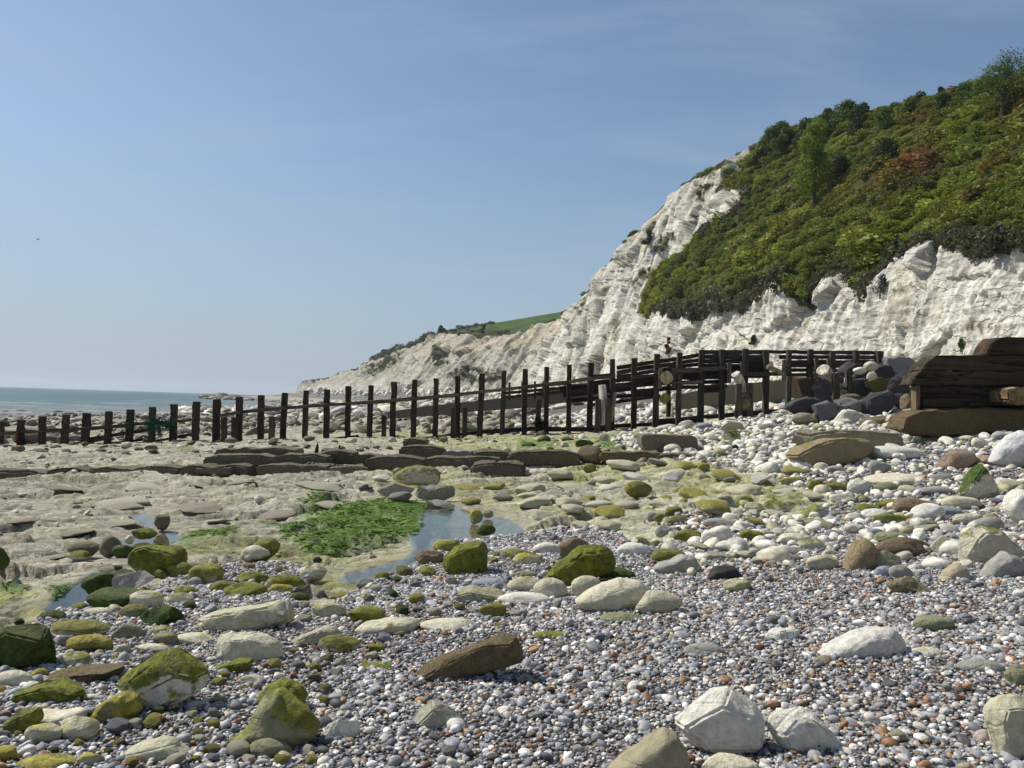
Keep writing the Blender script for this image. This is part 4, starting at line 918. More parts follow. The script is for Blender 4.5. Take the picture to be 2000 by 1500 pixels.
Bd(233,1265,413,1392,'white',.50,MG,'large white boulder with a thick olive moss cap and bare white foot',.7,[(233,1340),(240,1322),(265,1305),(280,1290),(300,1272),(330,1265),(350,1268),(385,1285),(410,1305),(413,1325),(400,1345),(378,1357),(345,1372),(322,1392),(295,1390),(283,1375),(262,1355)],.35,top=.75,short='moss-capped white boulder')
Bd(174,1350,278,1416,'tan',.55,MY,'dome of yellow-green moss below left of the moss-capped white boulder',.4,[(174,1405),(190,1380),(215,1362),(245,1350),(268,1358),(278,1385),(262,1400),(230,1410),(195,1416)],.4,short='yellow mossy dome')
Bd(0,1376,84,1446,'olive',.7,MO,'dark olive tilted slab of stone in the lower left corner',.5,[(0,1430),(10,1410),(50,1380),(80,1378),(84,1400),(70,1424),(30,1446),(2,1444)],short='dark olive tilted stone')
Bd(57,1384,172,1424,'cream',0,MG,'long bone-shaped smooth white stone lying on the lower left shingle',.1,[(57,1400),(70,1390),(110,1392),(150,1384),(172,1386),(165,1398),(135,1418),(95,1424),(65,1416)],.1,short='bone-shaped white stone')
Bd(48,1417,121,1459,'pale',.3,MY,'pale yellowish stone just below the bone-shaped white stone',.4)
Bd(115,1399,194,1452,'cream',.2,MY,'pale domed stone spotted with yellow lichen',.4,lichen=.6,short='lichen-spotted dome')
Bd(96,1446,142,1467,'blue',0,MG,'flat blue-grey cobble below the lichen-spotted dome',.15)
Bd(243,1441,374,1488,'pale',.0,MG,'flat kite-shaped pale grey slab bedded in shingle at lower left',.3,[(243,1468),(270,1455),(310,1442),(335,1444),(350,1455),(374,1470),(350,1480),(300,1488),(260,1484)],.1,short='kite-shaped pale slab')
Bd(-10,1458,34,1494,'pale',.7,MY,'yellow mossy stone at the very bottom left edge',.4)
Bd(36,1478,152,1504,'tan',.4,MY,'low yellowish slab cut by the bottom edge at left',.3)
Bd(150,1472,202,1500,'pale',.4,MY,'small yellow-tinged stone right of the low slab at the bottom left')
Bd(155,1356,198,1380,'white',.1,MG,'small white stone between two mossy stones above the yellow mossy dome')
Bd(222,1258,256,1282,'pale',.15,MO,'small pale stone right of the yellow-green low stone')
Bd(264,1258,330,1277,'cream',.0,MG,'flat pale stone behind the top of the moss-capped white boulder')
Bd(298,1234,352,1263,'olive',.25,MO,'small olive dome standing above the moss-capped white boulder',.3)
Bd(340,1236,428,1259,'cream',.15,MY,'long flat cream stone left of the blocky white boulder')
Bd(294,1223,338,1243,'pale',.4,MY,'small yellowish stone behind the small olive dome')
Bd(342,1211,363,1231,'grey',.0,MG,'small round grey cobble at the foot of the big pale slab',.1)
Bd(228,1250,251,1261,'red',0,MG,'rust-orange pebble beside the pointed grey-olive stone',.2,name='cobble',cat='cobble')
Bd(217,1312,238,1325,'red',0,MG,'rust-orange pebble at the end of the brown slanted slab',.2,name='cobble',cat='cobble')
Bd(423,1231,561,1300,'cream',.16,MG,'blocky white boulder with a faint green top edge',.75,[(423,1255),(428,1240),(450,1234),(490,1232),(522,1238),(545,1252),(560,1277),(545,1290),(500,1288),(460,1296),(432,1300),(423,1285)],.2,short='blocky white boulder')
Bd(415,1283,497,1324,'olive',.65,MG,'green wedge lying against the blocky white boulder',.6,[(415,1320),(418,1303),(440,1295),(475,1283),(497,1285),(490,1305),(460,1318),(425,1324)])
Bd(375,1163,576,1237,'cream',.22,MG,'big pale yellowish slab tilted up to the right',.7,[(375,1218),(400,1202),(450,1185),(500,1172),(560,1163),(572,1175),(576,1195),(562,1217),(540,1227),(480,1234),(430,1237),(395,1231)],.3,lichen=.3,dr=.45,short='big pale slab')
Bd(555,1219,672,1266,'cream',.10,MY,'lumpy cream rock right of the big pale slab',.8,[(557,1258),(575,1247),(600,1244),(605,1230),(635,1220),(660,1224),(672,1240),(655,1250),(625,1262),(590,1262),(570,1266)],.6,short='lumpy cream rock')
Bd(622,1240,704,1278,'pale',.5,MO,'wedge of green stone in front of the lumpy cream rock',.6)
Bd(690,1206,821,1242,'cream',.25,MO,'long pale stone with a green underside',.35,[(690,1233),(710,1219),(760,1209),(805,1206),(821,1215),(815,1230),(770,1236),(730,1242),(700,1240)],short='long green-bellied stone')
Bd(680,1184,757,1224,'pale',.6,MG,'mossy yellow-green rock above the long green-bellied stone',.5,short='mossy yellow-green rock')
Bd(608,1177,677,1213,'pale',.25,MY,'pale brownish dome right of the big pale slab',.4)
Bd(820,1209,935,1237,'cream',0,MG,'long flat cream stone above the brown concrete log',.4,short='flat cream stone')
Bd(503,1325,601,1392,'olive',.5,MG,'olive mossy stone hiding behind the big green cone boulder',.4,[(503,1365),(520,1340),(545,1327),(565,1325),(590,1338),(601,1355),(598,1378),(560,1392),(510,1385)])
Bd(440,1345,626,1466,'olive',.40,MG,'big smooth cone-shaped boulder, olive grey with green on its top and right',.45,[(440,1455),(470,1435),(490,1405),(505,1372),(520,1350),(545,1345),(565,1358),(600,1382),(626,1412),(618,1432),(595,1456),(560,1463),(500,1466)],.12,short='big green cone boulder')
Bd(485,1443,572,1484,'olive',.15,MO,'smooth rounded olive stone at the foot of the big green cone boulder',.15)
Bd(629,1402,706,1449,'white',0,MG,'cracked clean white stone right of the big green cone boulder',.7,short='cracked white stone')
Bd(797,1366,913,1432,(.36,.35,.27),0,MG,'angular grey-olive rock with grooves, bedded in the central shingle',.7,[(797,1415),(815,1390),(842,1367),(872,1375),(905,1400),(913,1417),(895,1428),(840,1432)],.15,short='angular grooved rock')
Bd(465,1317,518,1342,'cream',.1,MY,'small pale yellow rough stone above left of the big green cone boulder',.5)
Bd(800,1235,1022,1337,'conc',.06,MO,'barnacled brown concrete log lying tilted in the shingle',.5,[(800,1325),(830,1300),(880,1275),(950,1245),(985,1235),(1008,1243),(1018,1262),(1022,1285),(1000,1299),(950,1307),(900,1325),(850,1337),(815,1337)],1.0,dr=.4,short='brown concrete log')
Bd(1042,1234,1116,1252,'olive',.75,MG,'flat bright mossy stone just right of the brown concrete log')
Bd(700,1293,782,1310,'olive',.5,MG,'flat half-buried green stone left of the brown concrete log')
Bd(1186,1423,1353,1540,(.33,.29,.19),0,MG,'smooth tan boulder cut by the bottom edge',.4,[(1186,1505),(1230,1470),(1270,1440),(1297,1423),(1322,1433),(1345,1465),(1353,1502),(1340,1540),(1200,1540)],.08,short='smooth tan boulder')
Bd(1310,1335,1496,1482,'white',.12,MO,'largest white boulder in the foreground with a hollow in its lower side',.7,[(1312,1412),(1340,1400),(1370,1370),(1400,1342),(1425,1336),(1460,1360),(1485,1390),(1496,1415),(1488,1452),(1475,1472),(1440,1482),(1400,1480),(1365,1466),(1352,1440)],.25,dr=.6,short='largest white boulder')
Bd(1495,1380,1657,1480,'white',0,MG,'creased white boulder just right of the largest white boulder',.6,[(1495,1425),(1505,1395),(1545,1384),(1573,1380),(1602,1400),(1640,1438),(1657,1457),(1640,1470),(1580,1480),(1530,1462),(1508,1442)],.25,short='creased white boulder')
Bd(1365,1478,1482,1530,'cream',0,MG,'pale stone cut by the bottom edge under the largest white boulder',.5)
Bd(1594,1221,1772,1294,(.58,.56,.50),0,MG,'smooth whale-shaped white boulder on the right shingle',.2,[(1595,1282),(1620,1262),(1660,1240),(1700,1224),(1740,1224),(1766,1248),(1772,1275),(1748,1291),(1700,1290),(1650,1286),(1615,1294)],.12,dr=.45,short='whale-shaped white boulder')
Bd(1588,1280,1630,1314,'tan',0,MG,'round tan-grey cobble at the left nose of the whale-shaped boulder',.15)
Bd(1775,1264,1847,1293,'cream',0,MG,'oval pale tan stone right of the whale-shaped boulder',.2)
Bd(1922,1354,2030,1490,'pale',0,MG,'tall whitish fluted boulder cut by the right edge',.6,[(1922,1392),(1940,1365),(1965,1354),(2030,1360),(2030,1490),(1950,1486),(1937,1440)],.15,dr=.5,short='fluted whitish boulder')
Bd(1903,1425,1942,1462,(.5,.42,.38),0,MG,'smooth pinkish stone leaning on the fluted whitish boulder',.15)
Bd(1962,1298,2020,1352,'olive',0,MG,'olive-grey stone at the right edge above the fluted whitish boulder',.3)
Bd(1784,1203,1863,1237,'olive',.1,MO,'flat olive slab half sunk in the right shingle',.3,short='flat olive slab')
Bd(1868,1288,1962,1320,'grey',0,MG,'flat grey slab half buried near the right edge',.25)
Bd(1334,1256,1417,1290,'grey',0,MG,'flat grey-olive slab alone in the central right shingle',.3,short='lone flat grey slab')
Bd(1494,1226,1562,1262,'white',0,MG,'low jagged white lump in the shingle right of the lone flat grey slab',.8)
# --- middle foreground
Bd(1240,1152,1332,1208,'pale',.05,MG,'pale grey stone tucked behind the big flat cream boulder',.4)
Bd(1172,1196,1252,1222,'olive',0,MG,'flat dark olive stone shaded under the big flat cream boulder',.3)
Bd(1122,1128,1269,1199,'cream',.0,MG,'big smooth flat cream boulder in the centre',.25,[(1122,1175),(1140,1160),(1175,1140),(1210,1128),(1250,1132),(1268,1150),(1262,1168),(1235,1185),(1200,1197),(1160,1197),(1130,1189)],.12,dr=.5,short='big flat cream boulder')
Bd(1042,1129,1109,1174,'cream',0,MG,'round cream stone left of the big flat cream boulder',.2,short='round cream stone')
Bd(1115,1124,1177,1172,'pale',.2,MO,'rounded greenish-grey stone between the round cream stone and the flat cream boulder',.3)
Bd(1090,1050,1157,1102,'brown',.25,MO,'brown rounded rock behind the twin mossy boulder',.4)
Bd(1065,1060,1206,1150,'tan',.8,MG,'large lumpy twin boulder thick with green moss',.7,[(1065,1130),(1080,1105),(1100,1094),(1120,1080),(1135,1062),(1170,1060),(1195,1072),(1206,1095),(1197,1114),(1170,1118),(1140,1132),(1110,1150),(1085,1146)],.6,short='twin mossy boulder')
Bd(1158,1107,1242,1137,'olive',.95,MD,'dark moss wedge at the right foot of the twin mossy boulder',.5)
Bd(865,1055,956,1130,'olive',.85,MG,'upright dark green mossy block beside the pool',.7,[(866,1085),(885,1068),(920,1057),(945,1055),(953,1073),(956,1105),(945,1119),(905,1130),(880,1127),(865,1110)],.5,dr=.8,short='green mossy block')
Bd(845,1053,903,1084,'tan',.55,MY,'flat yellow-mossed stone behind the green mossy block',.5)
Bd(808,1074,869,1107,'brown',.2,MO,'brown two-layered stone left of the green mossy block',.6)
Bd(954,1077,982,1094,'olive',.6,MO,'small green stone right of the green mossy block')
Bd(974,1072,1052,1102,'grey',.4,MO,'olive-topped smooth stone right of the green mossy block',.25)
Bd(1001,1080,1064,1110,'cream',.3,MY,'pale mossy stone left of the twin mossy boulder',.5)
Bd(1040,1059,1104,1088,'white',0,MG,'white stone behind the pale mossy stone near the pool',.5)
Bd(984,1065,1012,1083,'white',0,MG,'small white stone at the pool edge')
Bd(921,1129,997,1152,'blue',0,MG,'flat blue-grey stone below the green mossy block',.3,short='flat blue-grey stone')
Bd(888,1144,987,1184,'pale',.15,MY,'rough lichened pale rock left of the white flat stone',.7,rough=.8,lichen=.6,short='rough lichened rock')
Bd(990,1127,1067,1162,'cream',.25,MY,'pale flat rock with yellow moss left of the round cream stone',.6)
Bd(971,1157,1077,1184,'white',0,MG,'white flat slab below the round cream stone',.5)
Bd(998,1115,1052,1132,'olive',.1,MO,'flat olive stone between the green block and twin mossy boulder',.3)
Bd(917,995,943,1024,'olive',.5,MY,'yellow-green stone standing in the tide pool',.4,short='stone standing in the pool')
Bd(929,1024,968,1047,'olive',.8,MD,'dark pointed stone in the tide pool',.6)
Bd(942,995,964,1012,'tan',.1,MO,'small tan stone in the tide pool',.3)
Bd(1219,939,1274,972,'brown',.45,MO,'dark olive-brown boulder alone on the cream chalk ledge',.4,short='dark ledge boulder')
Bd(1204,1059,1270,1092,'white',0,MG,'smooth white stone on the shingle right of the twin mossy boulder',.25)
Bd(1272,1072,1342,1105,'olive',.85,MO,'green mossy oval stone behind the smooth grey oval boulder',.2)
Bd(1271,1080,1369,1126,'grey',.0,MG,'smooth grey oval boulder leaning on a green mossy stone',.15,[(1271,1112),(1285,1100),(1310,1095),(1330,1082),(1355,1084),(1369,1105),(1360,1118),(1320,1126),(1285,1122)],.08,short='smooth grey oval boulder')
Bd(1384,1104,1454,1140,'dark',0,MG,'dark grey-brown twisted stone on the shingle',.5,short='dark twisted stone')
Bd(1411,1130,1468,1162,'pale',.15,MY,'pale lichened stone in front of the dark twisted stone',.4,lichen=.7)
Bd(1369,1026,1431,1070,'white',0,MG,'round white knobbly boulder among grey cobbles',.5,short='round white knobbly boulder')
Bd(1443,1035,1491,1062,'olive',.9,MO,'green moss-coated pointed stone right of the round white knobbly boulder',.5,short='green pointed stone')
Bd(1314,1034,1373,1060,'olive',.55,MO,'olive wedge left of the round white knobbly boulder',.3)
Bd(1372,1012,1446,1036,'grey',0,MG,'long smooth grey stone above the round white knobbly boulder',.15)
Bd(1298,989,1333,1017,'olive',.9,MO,'green knob of stone above a cluster of cobbles',.4,short='green knob')
Bd(1303,1007,1343,1028,'olive',.45,MO,'small olive stone in front of the green knob',.2)
Bd(1261,1000,1287,1019,'grey',0,MG,'small grey oval cobble left of the green knob',.1)
Bd(1276,1003,1304,1021,'olive',.5,MO,'little green-grey stone touching the green knob on its left',.2)
Bd(1549,984,1621,1020,'grey',.35,MO,'smooth olive-grey boulder, green on its right side',.2,[(1549,1012),(1570,998),(1590,985),(1608,990),(1621,1003),(1610,1014),(1580,1020)],.1,short='smooth olive-grey boulder')
Bd(1492,977,1555,1002,'cream',.4,MO,'white stone with green side left of the smooth olive-grey boulder',.4)
Bd(1437,969,1472,995,'olive',.9,MO,'small bright green stone on the cream ledge',.4)
Bd(1452,980,1492,1000,'pale',0,MG,'pale rounded stone touching the small bright green one')
Bd(1394,1056,1469,1082,'white',0,MG,'angular flat white stone below the green pointed stone',.6)
Bd(1515,1041,1592,1070,'cream',0,MG,'long cream boulder above a grey smooth one',.5,short='long cream boulder')
Bd(1557,1051,1612,1078,'cream',.35,MO,'pale stone with mossy patch right of the long cream boulder',.4)
Bd(1519,1067,1574,1090,'grey',0,MG,'smooth flat grey stone below the long cream boulder',.15)
Bd(1279,1026,1314,1051,'grey',0,MG,'rounded dark grey cobble left of the olive wedge',.15)
Bd(1484,1035,1512,1056,'tan',0,MG,'round tan cobble right of the green pointed stone',.1)
# --- right
Bd(1645,1050,1717,1122,'tanrock',.25,MO,'tall speckled pinkish-brown boulder with a green left foot',.35,[(1645,1115),(1650,1085),(1665,1062),(1690,1050),(1705,1060),(1716,1085),(1717,1118),(1690,1120),(1660,1122)],.8,dr=.8,short='speckled pinkish boulder')
Bd(1702,1075,1757,1122,'olive',.15,MO,'dark olive pointed stone against the speckled pinkish boulder',.4)
Bd(1574,1082,1642,1122,'cream',.2,MY,'pale mossy rounded rock left of the speckled pinkish boulder',.4,lichen=.4)
Bd(1705,1105,1750,1137,'blue',0,MG,'left one of two smooth grey stones side by side',.15)
Bd(1735,1103,1783,1138,'grey',0,MG,'right one of two smooth grey stones side by side',.15,short='pair of smooth grey stones')
Bd(1712,1049,1821,1092,'brown',.0,MG,'long brown rock behind the dark olive pointed stone',.5,rough=.7,short='long brown rock')
Bd(1817,1046,1868,1088,'cream',0,MG,'squat pale stone right of the long brown rock',.5)
Bd(1866,1024,1997,1108,'cream',.18,MO,'large creased white boulder near the right edge, green along its crown',.6,[(1868,1100),(1870,1060),(1882,1040),(1905,1026),(1945,1030),(1975,1052),(1997,1075),(1985,1090),(1920,1104),(1880,1108)],.2,top=.3,short='large creased white boulder')
Bd(1914,1076,2012,1134,'grey',0,MG,'smooth grey pyramid boulder in front of the large creased white boulder',.3,[(1914,1128),(1930,1100),(1962,1076),(1990,1088),(2012,1115),(2000,1130),(1950,1134)],.1,short='grey pyramid boulder')
Bd(1829,1099,1899,1144,'tan',0,MG,'smooth tan egg-shaped boulder right of centre on the shingle',.2,[(1829,1140),(1845,1115),(1865,1100),(1885,1105),(1899,1132),(1880,1142),(1850,1144)],.1,short='tan egg-shaped boulder')
Bd(1729,1126,1827,1168,(.34,.28,.17),.1,MY,'rough sandy slab on the shingle below the two grey stones',.7,rough=.9)
Bd(1771,1102,1802,1125,'white',0,MG,'small white stone right of the two smooth grey stones',.2)
Bd(1867,903,1952,982,'cream',.42,MD,'pointed white boulder with a green cap',.6,[(1868,972),(1885,935),(1900,912),(1912,903),(1925,920),(1938,938),(1952,965),(1938,980),(1900,982)],.2,top=.35,dr=.6,short='green-capped white boulder')
Bd(1960,955,2030,1028,'white',.1,MO,'big white boulder cut by the right edge right of the green-capped boulder',.5)
Bd(1685,871,1806,903,'white',0,MG,'long flat white stone right of the big brown slab',.5,short='long flat white stone')
Bd(1829,876,1914,922,(.38,.28,.20),0,MG,'furrowed reddish-brown rock above the green-capped white boulder',.6,rough=.6,short='furrowed reddish rock')
Bd(1903,889,1952,916,(.36,.27,.19),0,MG,'small tan-brown rock between the furrowed reddish rock and the white boulder')
Bd(1932,838,2040,918,(.60,.60,.58),0,MG,'huge smooth white boulder at the right edge below the timber wall',.4,[(1932,905),(1945,875),(1965,850),(1990,840),(2040,845),(2040,918),(1960,916)],.1,short='huge smooth white boulder')
Bd(1696,899,1742,932,'grey',.15,MO,'grey-olive wedge stone below the long flat white stone',.4)
Bd(1589,903,1621,924,'cream',0,MG,'round cream cobble at the foot of the big brown slab',.2)
Bd(1614,909,1650,927,'grey',0,MG,'flat grey cobble right of the round cream cobble',.2)
Bd(1577,936,1613,960,'pale',.7,MG,'small yellow-green mossed stone below the big brown slab',.4)
Bd(1609,942,1663,964,'brown',.4,MG,'oblong brown-green stone right of the small yellow-green mossed one',.2)
Bd(1654,934,1702,972,'white',0,MG,'upright white stone among the right-hand cobbles',.5)
Bd(1704,941,1759,969,'olive',.2,MO,'dark olive smooth stone right of the upright white stone',.25,short='dark olive smooth stone')
Bd(1688,924,1807,954,'cream',0,MG,'long low cream slab above the dark olive smooth stone',.4)
Bd(1795,949,1864,970,'grey',0,MG,'flat grey-olive stone left of the green-capped white boulder',.3)
Bd(1744,972,1837,1008,'brown',.0,MG,'brownish-grey whale-backed rock among right-hand cobbles',.3,short='brownish whale-backed rock')
Bd(1664,984,1722,1008,'pale',.55,MO,'olive-yellow stone left of the brownish whale-backed rock',.3)
Bd(1708,974,1766,997,'pale',.7,MG,'bright mossy stone behind the brownish whale-backed rock',.4)
Bd(1681,993,1742,1023,'white',0,MG,'oval white stone in front of the olive-yellow stone',.3)
Bd(1649,1001,1691,1026,'cream',0,MG,'rounded cream stone left of the oval white stone',.3)
Bd(1703,1003,1768,1032,'pale',.5,MG,'pale stone with a moss stripe below the brownish whale-backed rock',.4)
Bd(1618,964,1674,987,'cream',.3,MO,'white stone with green underside below the oblong brown-green stone',.4)
Bd(1762,1012,1842,1032,'tanrock',0,MG,'flat sandy-brown stone below the brownish whale-backed rock',.4)
Bd(1839,969,1916,998,'cream',.1,MO,'smooth pale grey boulder below the green-capped white boulder',.3)
Bd(1863,1002,1920,1028,'cream',.2,MO,'pale rounded stone above the large creased white boulder',.3)
Bd(1903,1009,1962,1044,'grey',0,MG,'smooth grey stone behind the large creased white boulder',.3)
Bd(1688,1032,1727,1056,'blue',0,MG,'dark blue-grey cobble behind the speckled pinkish boulder',.3)
Bd(1704,1038,1772,1066,'olive',.1,MO,'long olive stone behind the long brown rock',.3)
Bd(1800,988,1880,1010,'blue',0,MG,'low bluish slab right of the brownish whale-backed rock',.4)
# --- left-middle: weedy stones round the small pools
Bd(250,1061,370,1129,'tan',.55,MG,'large mossy boulder with a shaded hollow beside the left pool',.7,[(250,1090),(262,1072),(285,1064),(310,1061),(345,1064),(364,1075),(370,1095),(355,1106),(322,1112),(298,1129),(270,1122),(252,1106)],.5,short='large mossy pool boulder')
Bd(219,1064,263,1092,'olive',.75,MD,'dark mossy stone left of the large mossy pool boulder',.5)
Bd(194,1047,237,1090,'slab',.1,MO,'pointed brownish-grey stone beside the left pool',.4)
Bd(133,1057,197,1087,'slab',.0,MO,'sloping grey-brown stone with a shaded right side',.5)
Bd(129,1075,176,1094,'cream',.4,MG,'pale flat stone with a green end below the sloping grey-brown stone',.3)
Bd(325,1097,380,1131,'olive',.55,MO,'smooth olive stone in front of the large mossy pool boulder',.3)
Bd(296,1111,328,1133,'olive',.5,MG,'small mossy stone at the foot of the large mossy pool boulder',.4)
Bd(369,1099,438,1145,'pale',.5,MY,'shaggy yellow-green dome near the left shingle edge',.3,rough=.7,short='shaggy yellow-green dome')
Bd(367,1127,396,1149,'grey',0,MG,'plain grey cobble in front of the shaggy yellow-green dome',.15)
Bd(156,1120,229,1160,'olive',.95,MD,'near-black mossy rock standing in the lowest pool',.7,short='near-black mossy rock')
Bd(213,1114,301,1160,(.5,.46,.42),.15,MO,'rugged pinkish-white rock right of the near-black mossy rock',.8,rough=.6,short='rugged pinkish-white rock')
Bd(178,1149,301,1194,'olive',.95,MD,'broad dark mossy rock below the rugged pinkish-white rock',.6,short='broad dark mossy rock')
Bd(251,1153,320,1197,'cream',.3,MY,'pale rock with yellow moss right of the broad dark mossy rock',.5)
Bd(324,1157,381,1187,'cream',.35,MO,'cream stone edged with dark moss near the sand patch',.5)
Bd(337,1144,389,1167,'olive',.5,MO,'olive stone behind the cream stone edged with dark moss',.3)
Bd(271,1181,357,1228,'olive',.9,MD,'tousled dark mossy rock above the small olive dome',.7,short='tousled dark mossy rock')
Bd(234,1180,292,1212,'olive',.4,MO,'smooth olive stone left of the tousled dark mossy rock',.3)
Bd(161,1187,218,1210,'cream',.05,MY,'smooth cream stone below the broad dark mossy rock',.3)
Bd(74,1191,131,1222,'olive',.45,MD,'dark smooth olive stone above the dark green weedy boulder',.25)
Bd(138,1177,173,1202,'olive',.5,MO,'squat olive stone at the edge of the lowest pool',.3)
Bd(-25,1067,19,1117,'olive',.7,MD,'dark mossy rounded boulder cut by the left edge on the bare ledge',.4)
Bd(495,1050,547,1098,'olive',.6,MO,'green stone leaning behind a cream-topped stone on the bare ledge',.3,[(495,1062),(515,1051),(535,1050),(547,1062),(543,1078),(522,1096),(500,1090)])
Bd(471,1065,528,1103,'cream',.42,MD,'cream-topped stone with dark sides standing on the bare ledge',.3,short='cream-topped ledge stone',top=-.6)
Bd(303,1005,332,1037,'slab',.1,MO,'small pointed grey stone in the upper left pool',.5,short='small pointed pool stone')
Bd(243,1045,262,1063,'cream',.1,MG,'little cream stone at the left end of the narrow pool',.4)
Bd(256,1030,306,1054,'brown',.5,MG,'low brown weedy lump left of the small pointed pool stone',.6)
Bd(409,1134,466,1165,'olive',.5,MO,'olive stone right of the shaggy yellow-green dome',.3)
Bd(462,1116,525,1147,'olive',.55,MG,'rounded green stone on the shingle tongue, upper of two',.3)
Bd(438,1137,522,1172,'olive',.6,MG,'green wedge stone on the shingle tongue, lower of two',.35,short='green wedge stone')
Bd(517,1121,597,1160,'cream',.45,MG,'pale boulder with green flank right of the green wedge stone',.5,short='green-flanked boulder')
Bd(584,1104,639,1137,'cream',.3,MO,'cream stone leaning up and right on the green-flanked boulder',.4)
Bd(524,1141,576,1167,'pale',.5,MY,'rounded yellow-green stone in front of the green-flanked boulder',.3)
Bd(566,1157,604,1179,'olive',.85,MD,'dark green small stone right of the rounded yellow-green stone',.3)
Bd(611,1087,629,1101,'dark',.2,MO,'small dark stone alone on the green-stained ledge',.3)
Bd(469,1099,503,1115,'brown',0,MO,'small flat brown stone at the shingle edge',.4)
Bd(384,1174,411,1197,'blue',0,MG,'blue-grey cobble on the sand patch above the big pale slab',.3)
# upper platform rocks
Bd(735,944,813,972,(.38,.35,.30),.1,MO,'rugged grey rock, left of two below the old stone wall',.8,rough=.6)
Bd(809,946,889,981,(.36,.33,.28),.1,MO,'rugged grey rock, right of two below the old stone wall',.8,rough=.6,short='rugged grey rock pair')
Bd(765,908,862,950,(.45,.42,.34),.42,MO,'big angular pale rock with a green front tucked under the stone wall',.9,[(765,930),(790,913),(820,908),(850,912),(862,925),(858,945),(830,950),(790,948),(770,942)],short='angular rock under the wall')
Bd(1125,869,1177,908,'brown',.1,MO,'round dark brown boulder at the end of the stone wall',.4,short='round brown boulder',rough=.6)
Bd(1138,905,1165,925,'olive',.6,MO,'small mossy stone under the round brown boulder',.4)
Bd(1408,840,1450,870,'cream',.35,MG,'white boulder with a bright green cap right of the rectangular concrete block',.7,top=.5,short='green-capped small boulder')
Bd(1318,868,1363,884,'cream',.1,MO,'oblong white stone in front of the rectangular concrete block',.3)
Bd(1425,868,1443,884,'dark',0,MG,'dark grey angular cobble below the green-capped small boulder',.5)
Bd(1122,858,1163,874,'dark',.85,MD,'dark weedy rock on the ledge between groyne and stone wall',.7)
Bd(1050,850,1076,866,'olive',.7,MD,'small dark green rock nearer the groyne centre',.6)
Bd(1170,846,1190,866,'grey',.2,MO,'grey rounded rock by the green-stained ledge near the groyne')
Bd(1325,820,1357,842,'cream',.1,MO,'rounded creamy boulder under the groyne at the two props',.5)
Bd(1358,825,1392,842,'blue',.0,MG,'bluish rounded rock right of the rounded creamy boulder',.4)
Bd(1404,820,1455,850,'cream',.1,MO,'squat pale block at the foot of the groyne',.7)
Bd(1480,826,1515,846,'grey',.0,MG,'rounded grey stone between the squat pale block and the rock heap',.4)
Bd(1264,835,1292,848,'cream',.0,MG,'flat pale stone below the groyne, left of the creamy boulder',.3)
Bd(1292,828,1322,842,'cream',.0,MG,'second flat pale stone just left of the creamy boulder',.3)
# --- heap of dark armour rocks
AR = dict(name='armour_rock', cat='rock', group='dark rocks heaped at the end of the groyne')
Bd(1552,741,1592,777,(.11,.065,.04),.0,MG,'rusty brown crumbly rock on top of the left of the heap',.9,rough=1,Y=27.5,**AR)
Bd(1588,744,1625,785,'dgrey',.0,MG,'upright grey slab beside the rusty brown rock in the heap',.8,Y=27.0,**AR)
Bd(1532,774,1607,813,'dgrey',0,MG,'broad charcoal rock at the lower left of the heap',.8,[(1533,795),(1545,782),(1575,774),(1600,780),(1607,795),(1590,808),(1560,813),(1542,806)],Y=26,**AR)
Bd(1550,808,1592,828,'tan',.05,MO,'flat brown stone under the broad charcoal rock',.4,rough=.7,Y=25.2,**AR)
Bd(1584,780,1642,828,(.12,.12,.12),0,MG,'angular grey rock with a pale facet at the front of the heap',.9,[(1584,792),(1600,785),(1615,780),(1630,790),(1642,815),(1620,826),(1600,828),(1590,812)],Y=25.2,**AR)
Bd(1629,779,1678,804,(.22,.22,.21),0,MG,'flat-topped light grey rock in the middle of the heap',.8,Y=25.6,**AR)
Bd(1634,802,1702,838,'white',.12,MG,'greenish white boulder at the foot of the dark heap',.8,Y=24.4,rough=.5,**AR)
Bd(1674,760,1748,822,'dgrey',0,MG,'largest dark slab facing up in the right of the heap',.85,[(1676,806),(1682,782),(1700,768),(1735,760),(1748,775),(1744,795),(1730,812),(1705,822),(1685,818)],Y=25.6,**AR)
Bd(1728,733,1794,782,(.06,.058,.056),0,MG,'dark pyramid rock against the timber wall',.8,[(1730,765),(1738,735),(1762,742),(1794,772),(1775,780),(1745,782)],Y=26.4,**AR)
Bd(1640,722,1704,772,'dark',.2,(.03,.04,.01),'black rock behind the two square posts in the heap',.8,Y=28.6,**AR)
Bd(1640,708,1690,735,'dark',.0,MG,'black rounded rock at the top of the heap under the planks',.6,Y=29.6,**AR)
Bd(1698,712,1745,744,'dgrey',0,MG,'grey rock with a pale facet near the top of the heap',.85,Y=28.4,**AR)
Bd(1722,694,1797,740,(.27,.27,.265),0,MG,'big pale grey boulder crowning the heap at the end of the fence boards',.7,[(1722,700),(1745,694),(1775,698),(1797,715),(1790,732),(1745,740),(1728,728)],Y=29,rough=.5,**AR)
Bd(1689,707,1713,724,'cream',0,MG,'small cream stone high on the heap',.3,Y=28,**AR)
Bd(1668,718,1692,731,'white',0,MG,'small white stone left of the small cream one high on the heap',.5,Y=28,**AR)
Bd(1694,727,1712,745,'cream',0,MG,'pale stone wedged in the upper middle of the heap',.5,Y=27.4,**AR)
Bd(1684,815,1760,846,'conc',.0,MG,'brown rounded concrete chunk right of the greenish white boulder',.5,rough=.8,Y=22.5,**AR)
Bd(1694,738,1740,764,(.17,.15,.05),.1,MY,'yellowish slab in shade between the dark rocks',.8,Y=26.9,**AR)
Bd(1644,770,1678,785,'brown',0,MG,'small brown stone under the log end in the heap',.4,Y=26.3,**AR)
Bd(1762,772,1794,803,'brown',.1,MO,'dark brown rock touching the foot of the timber wall',.5,Y=18.6,rough=.6,**AR)
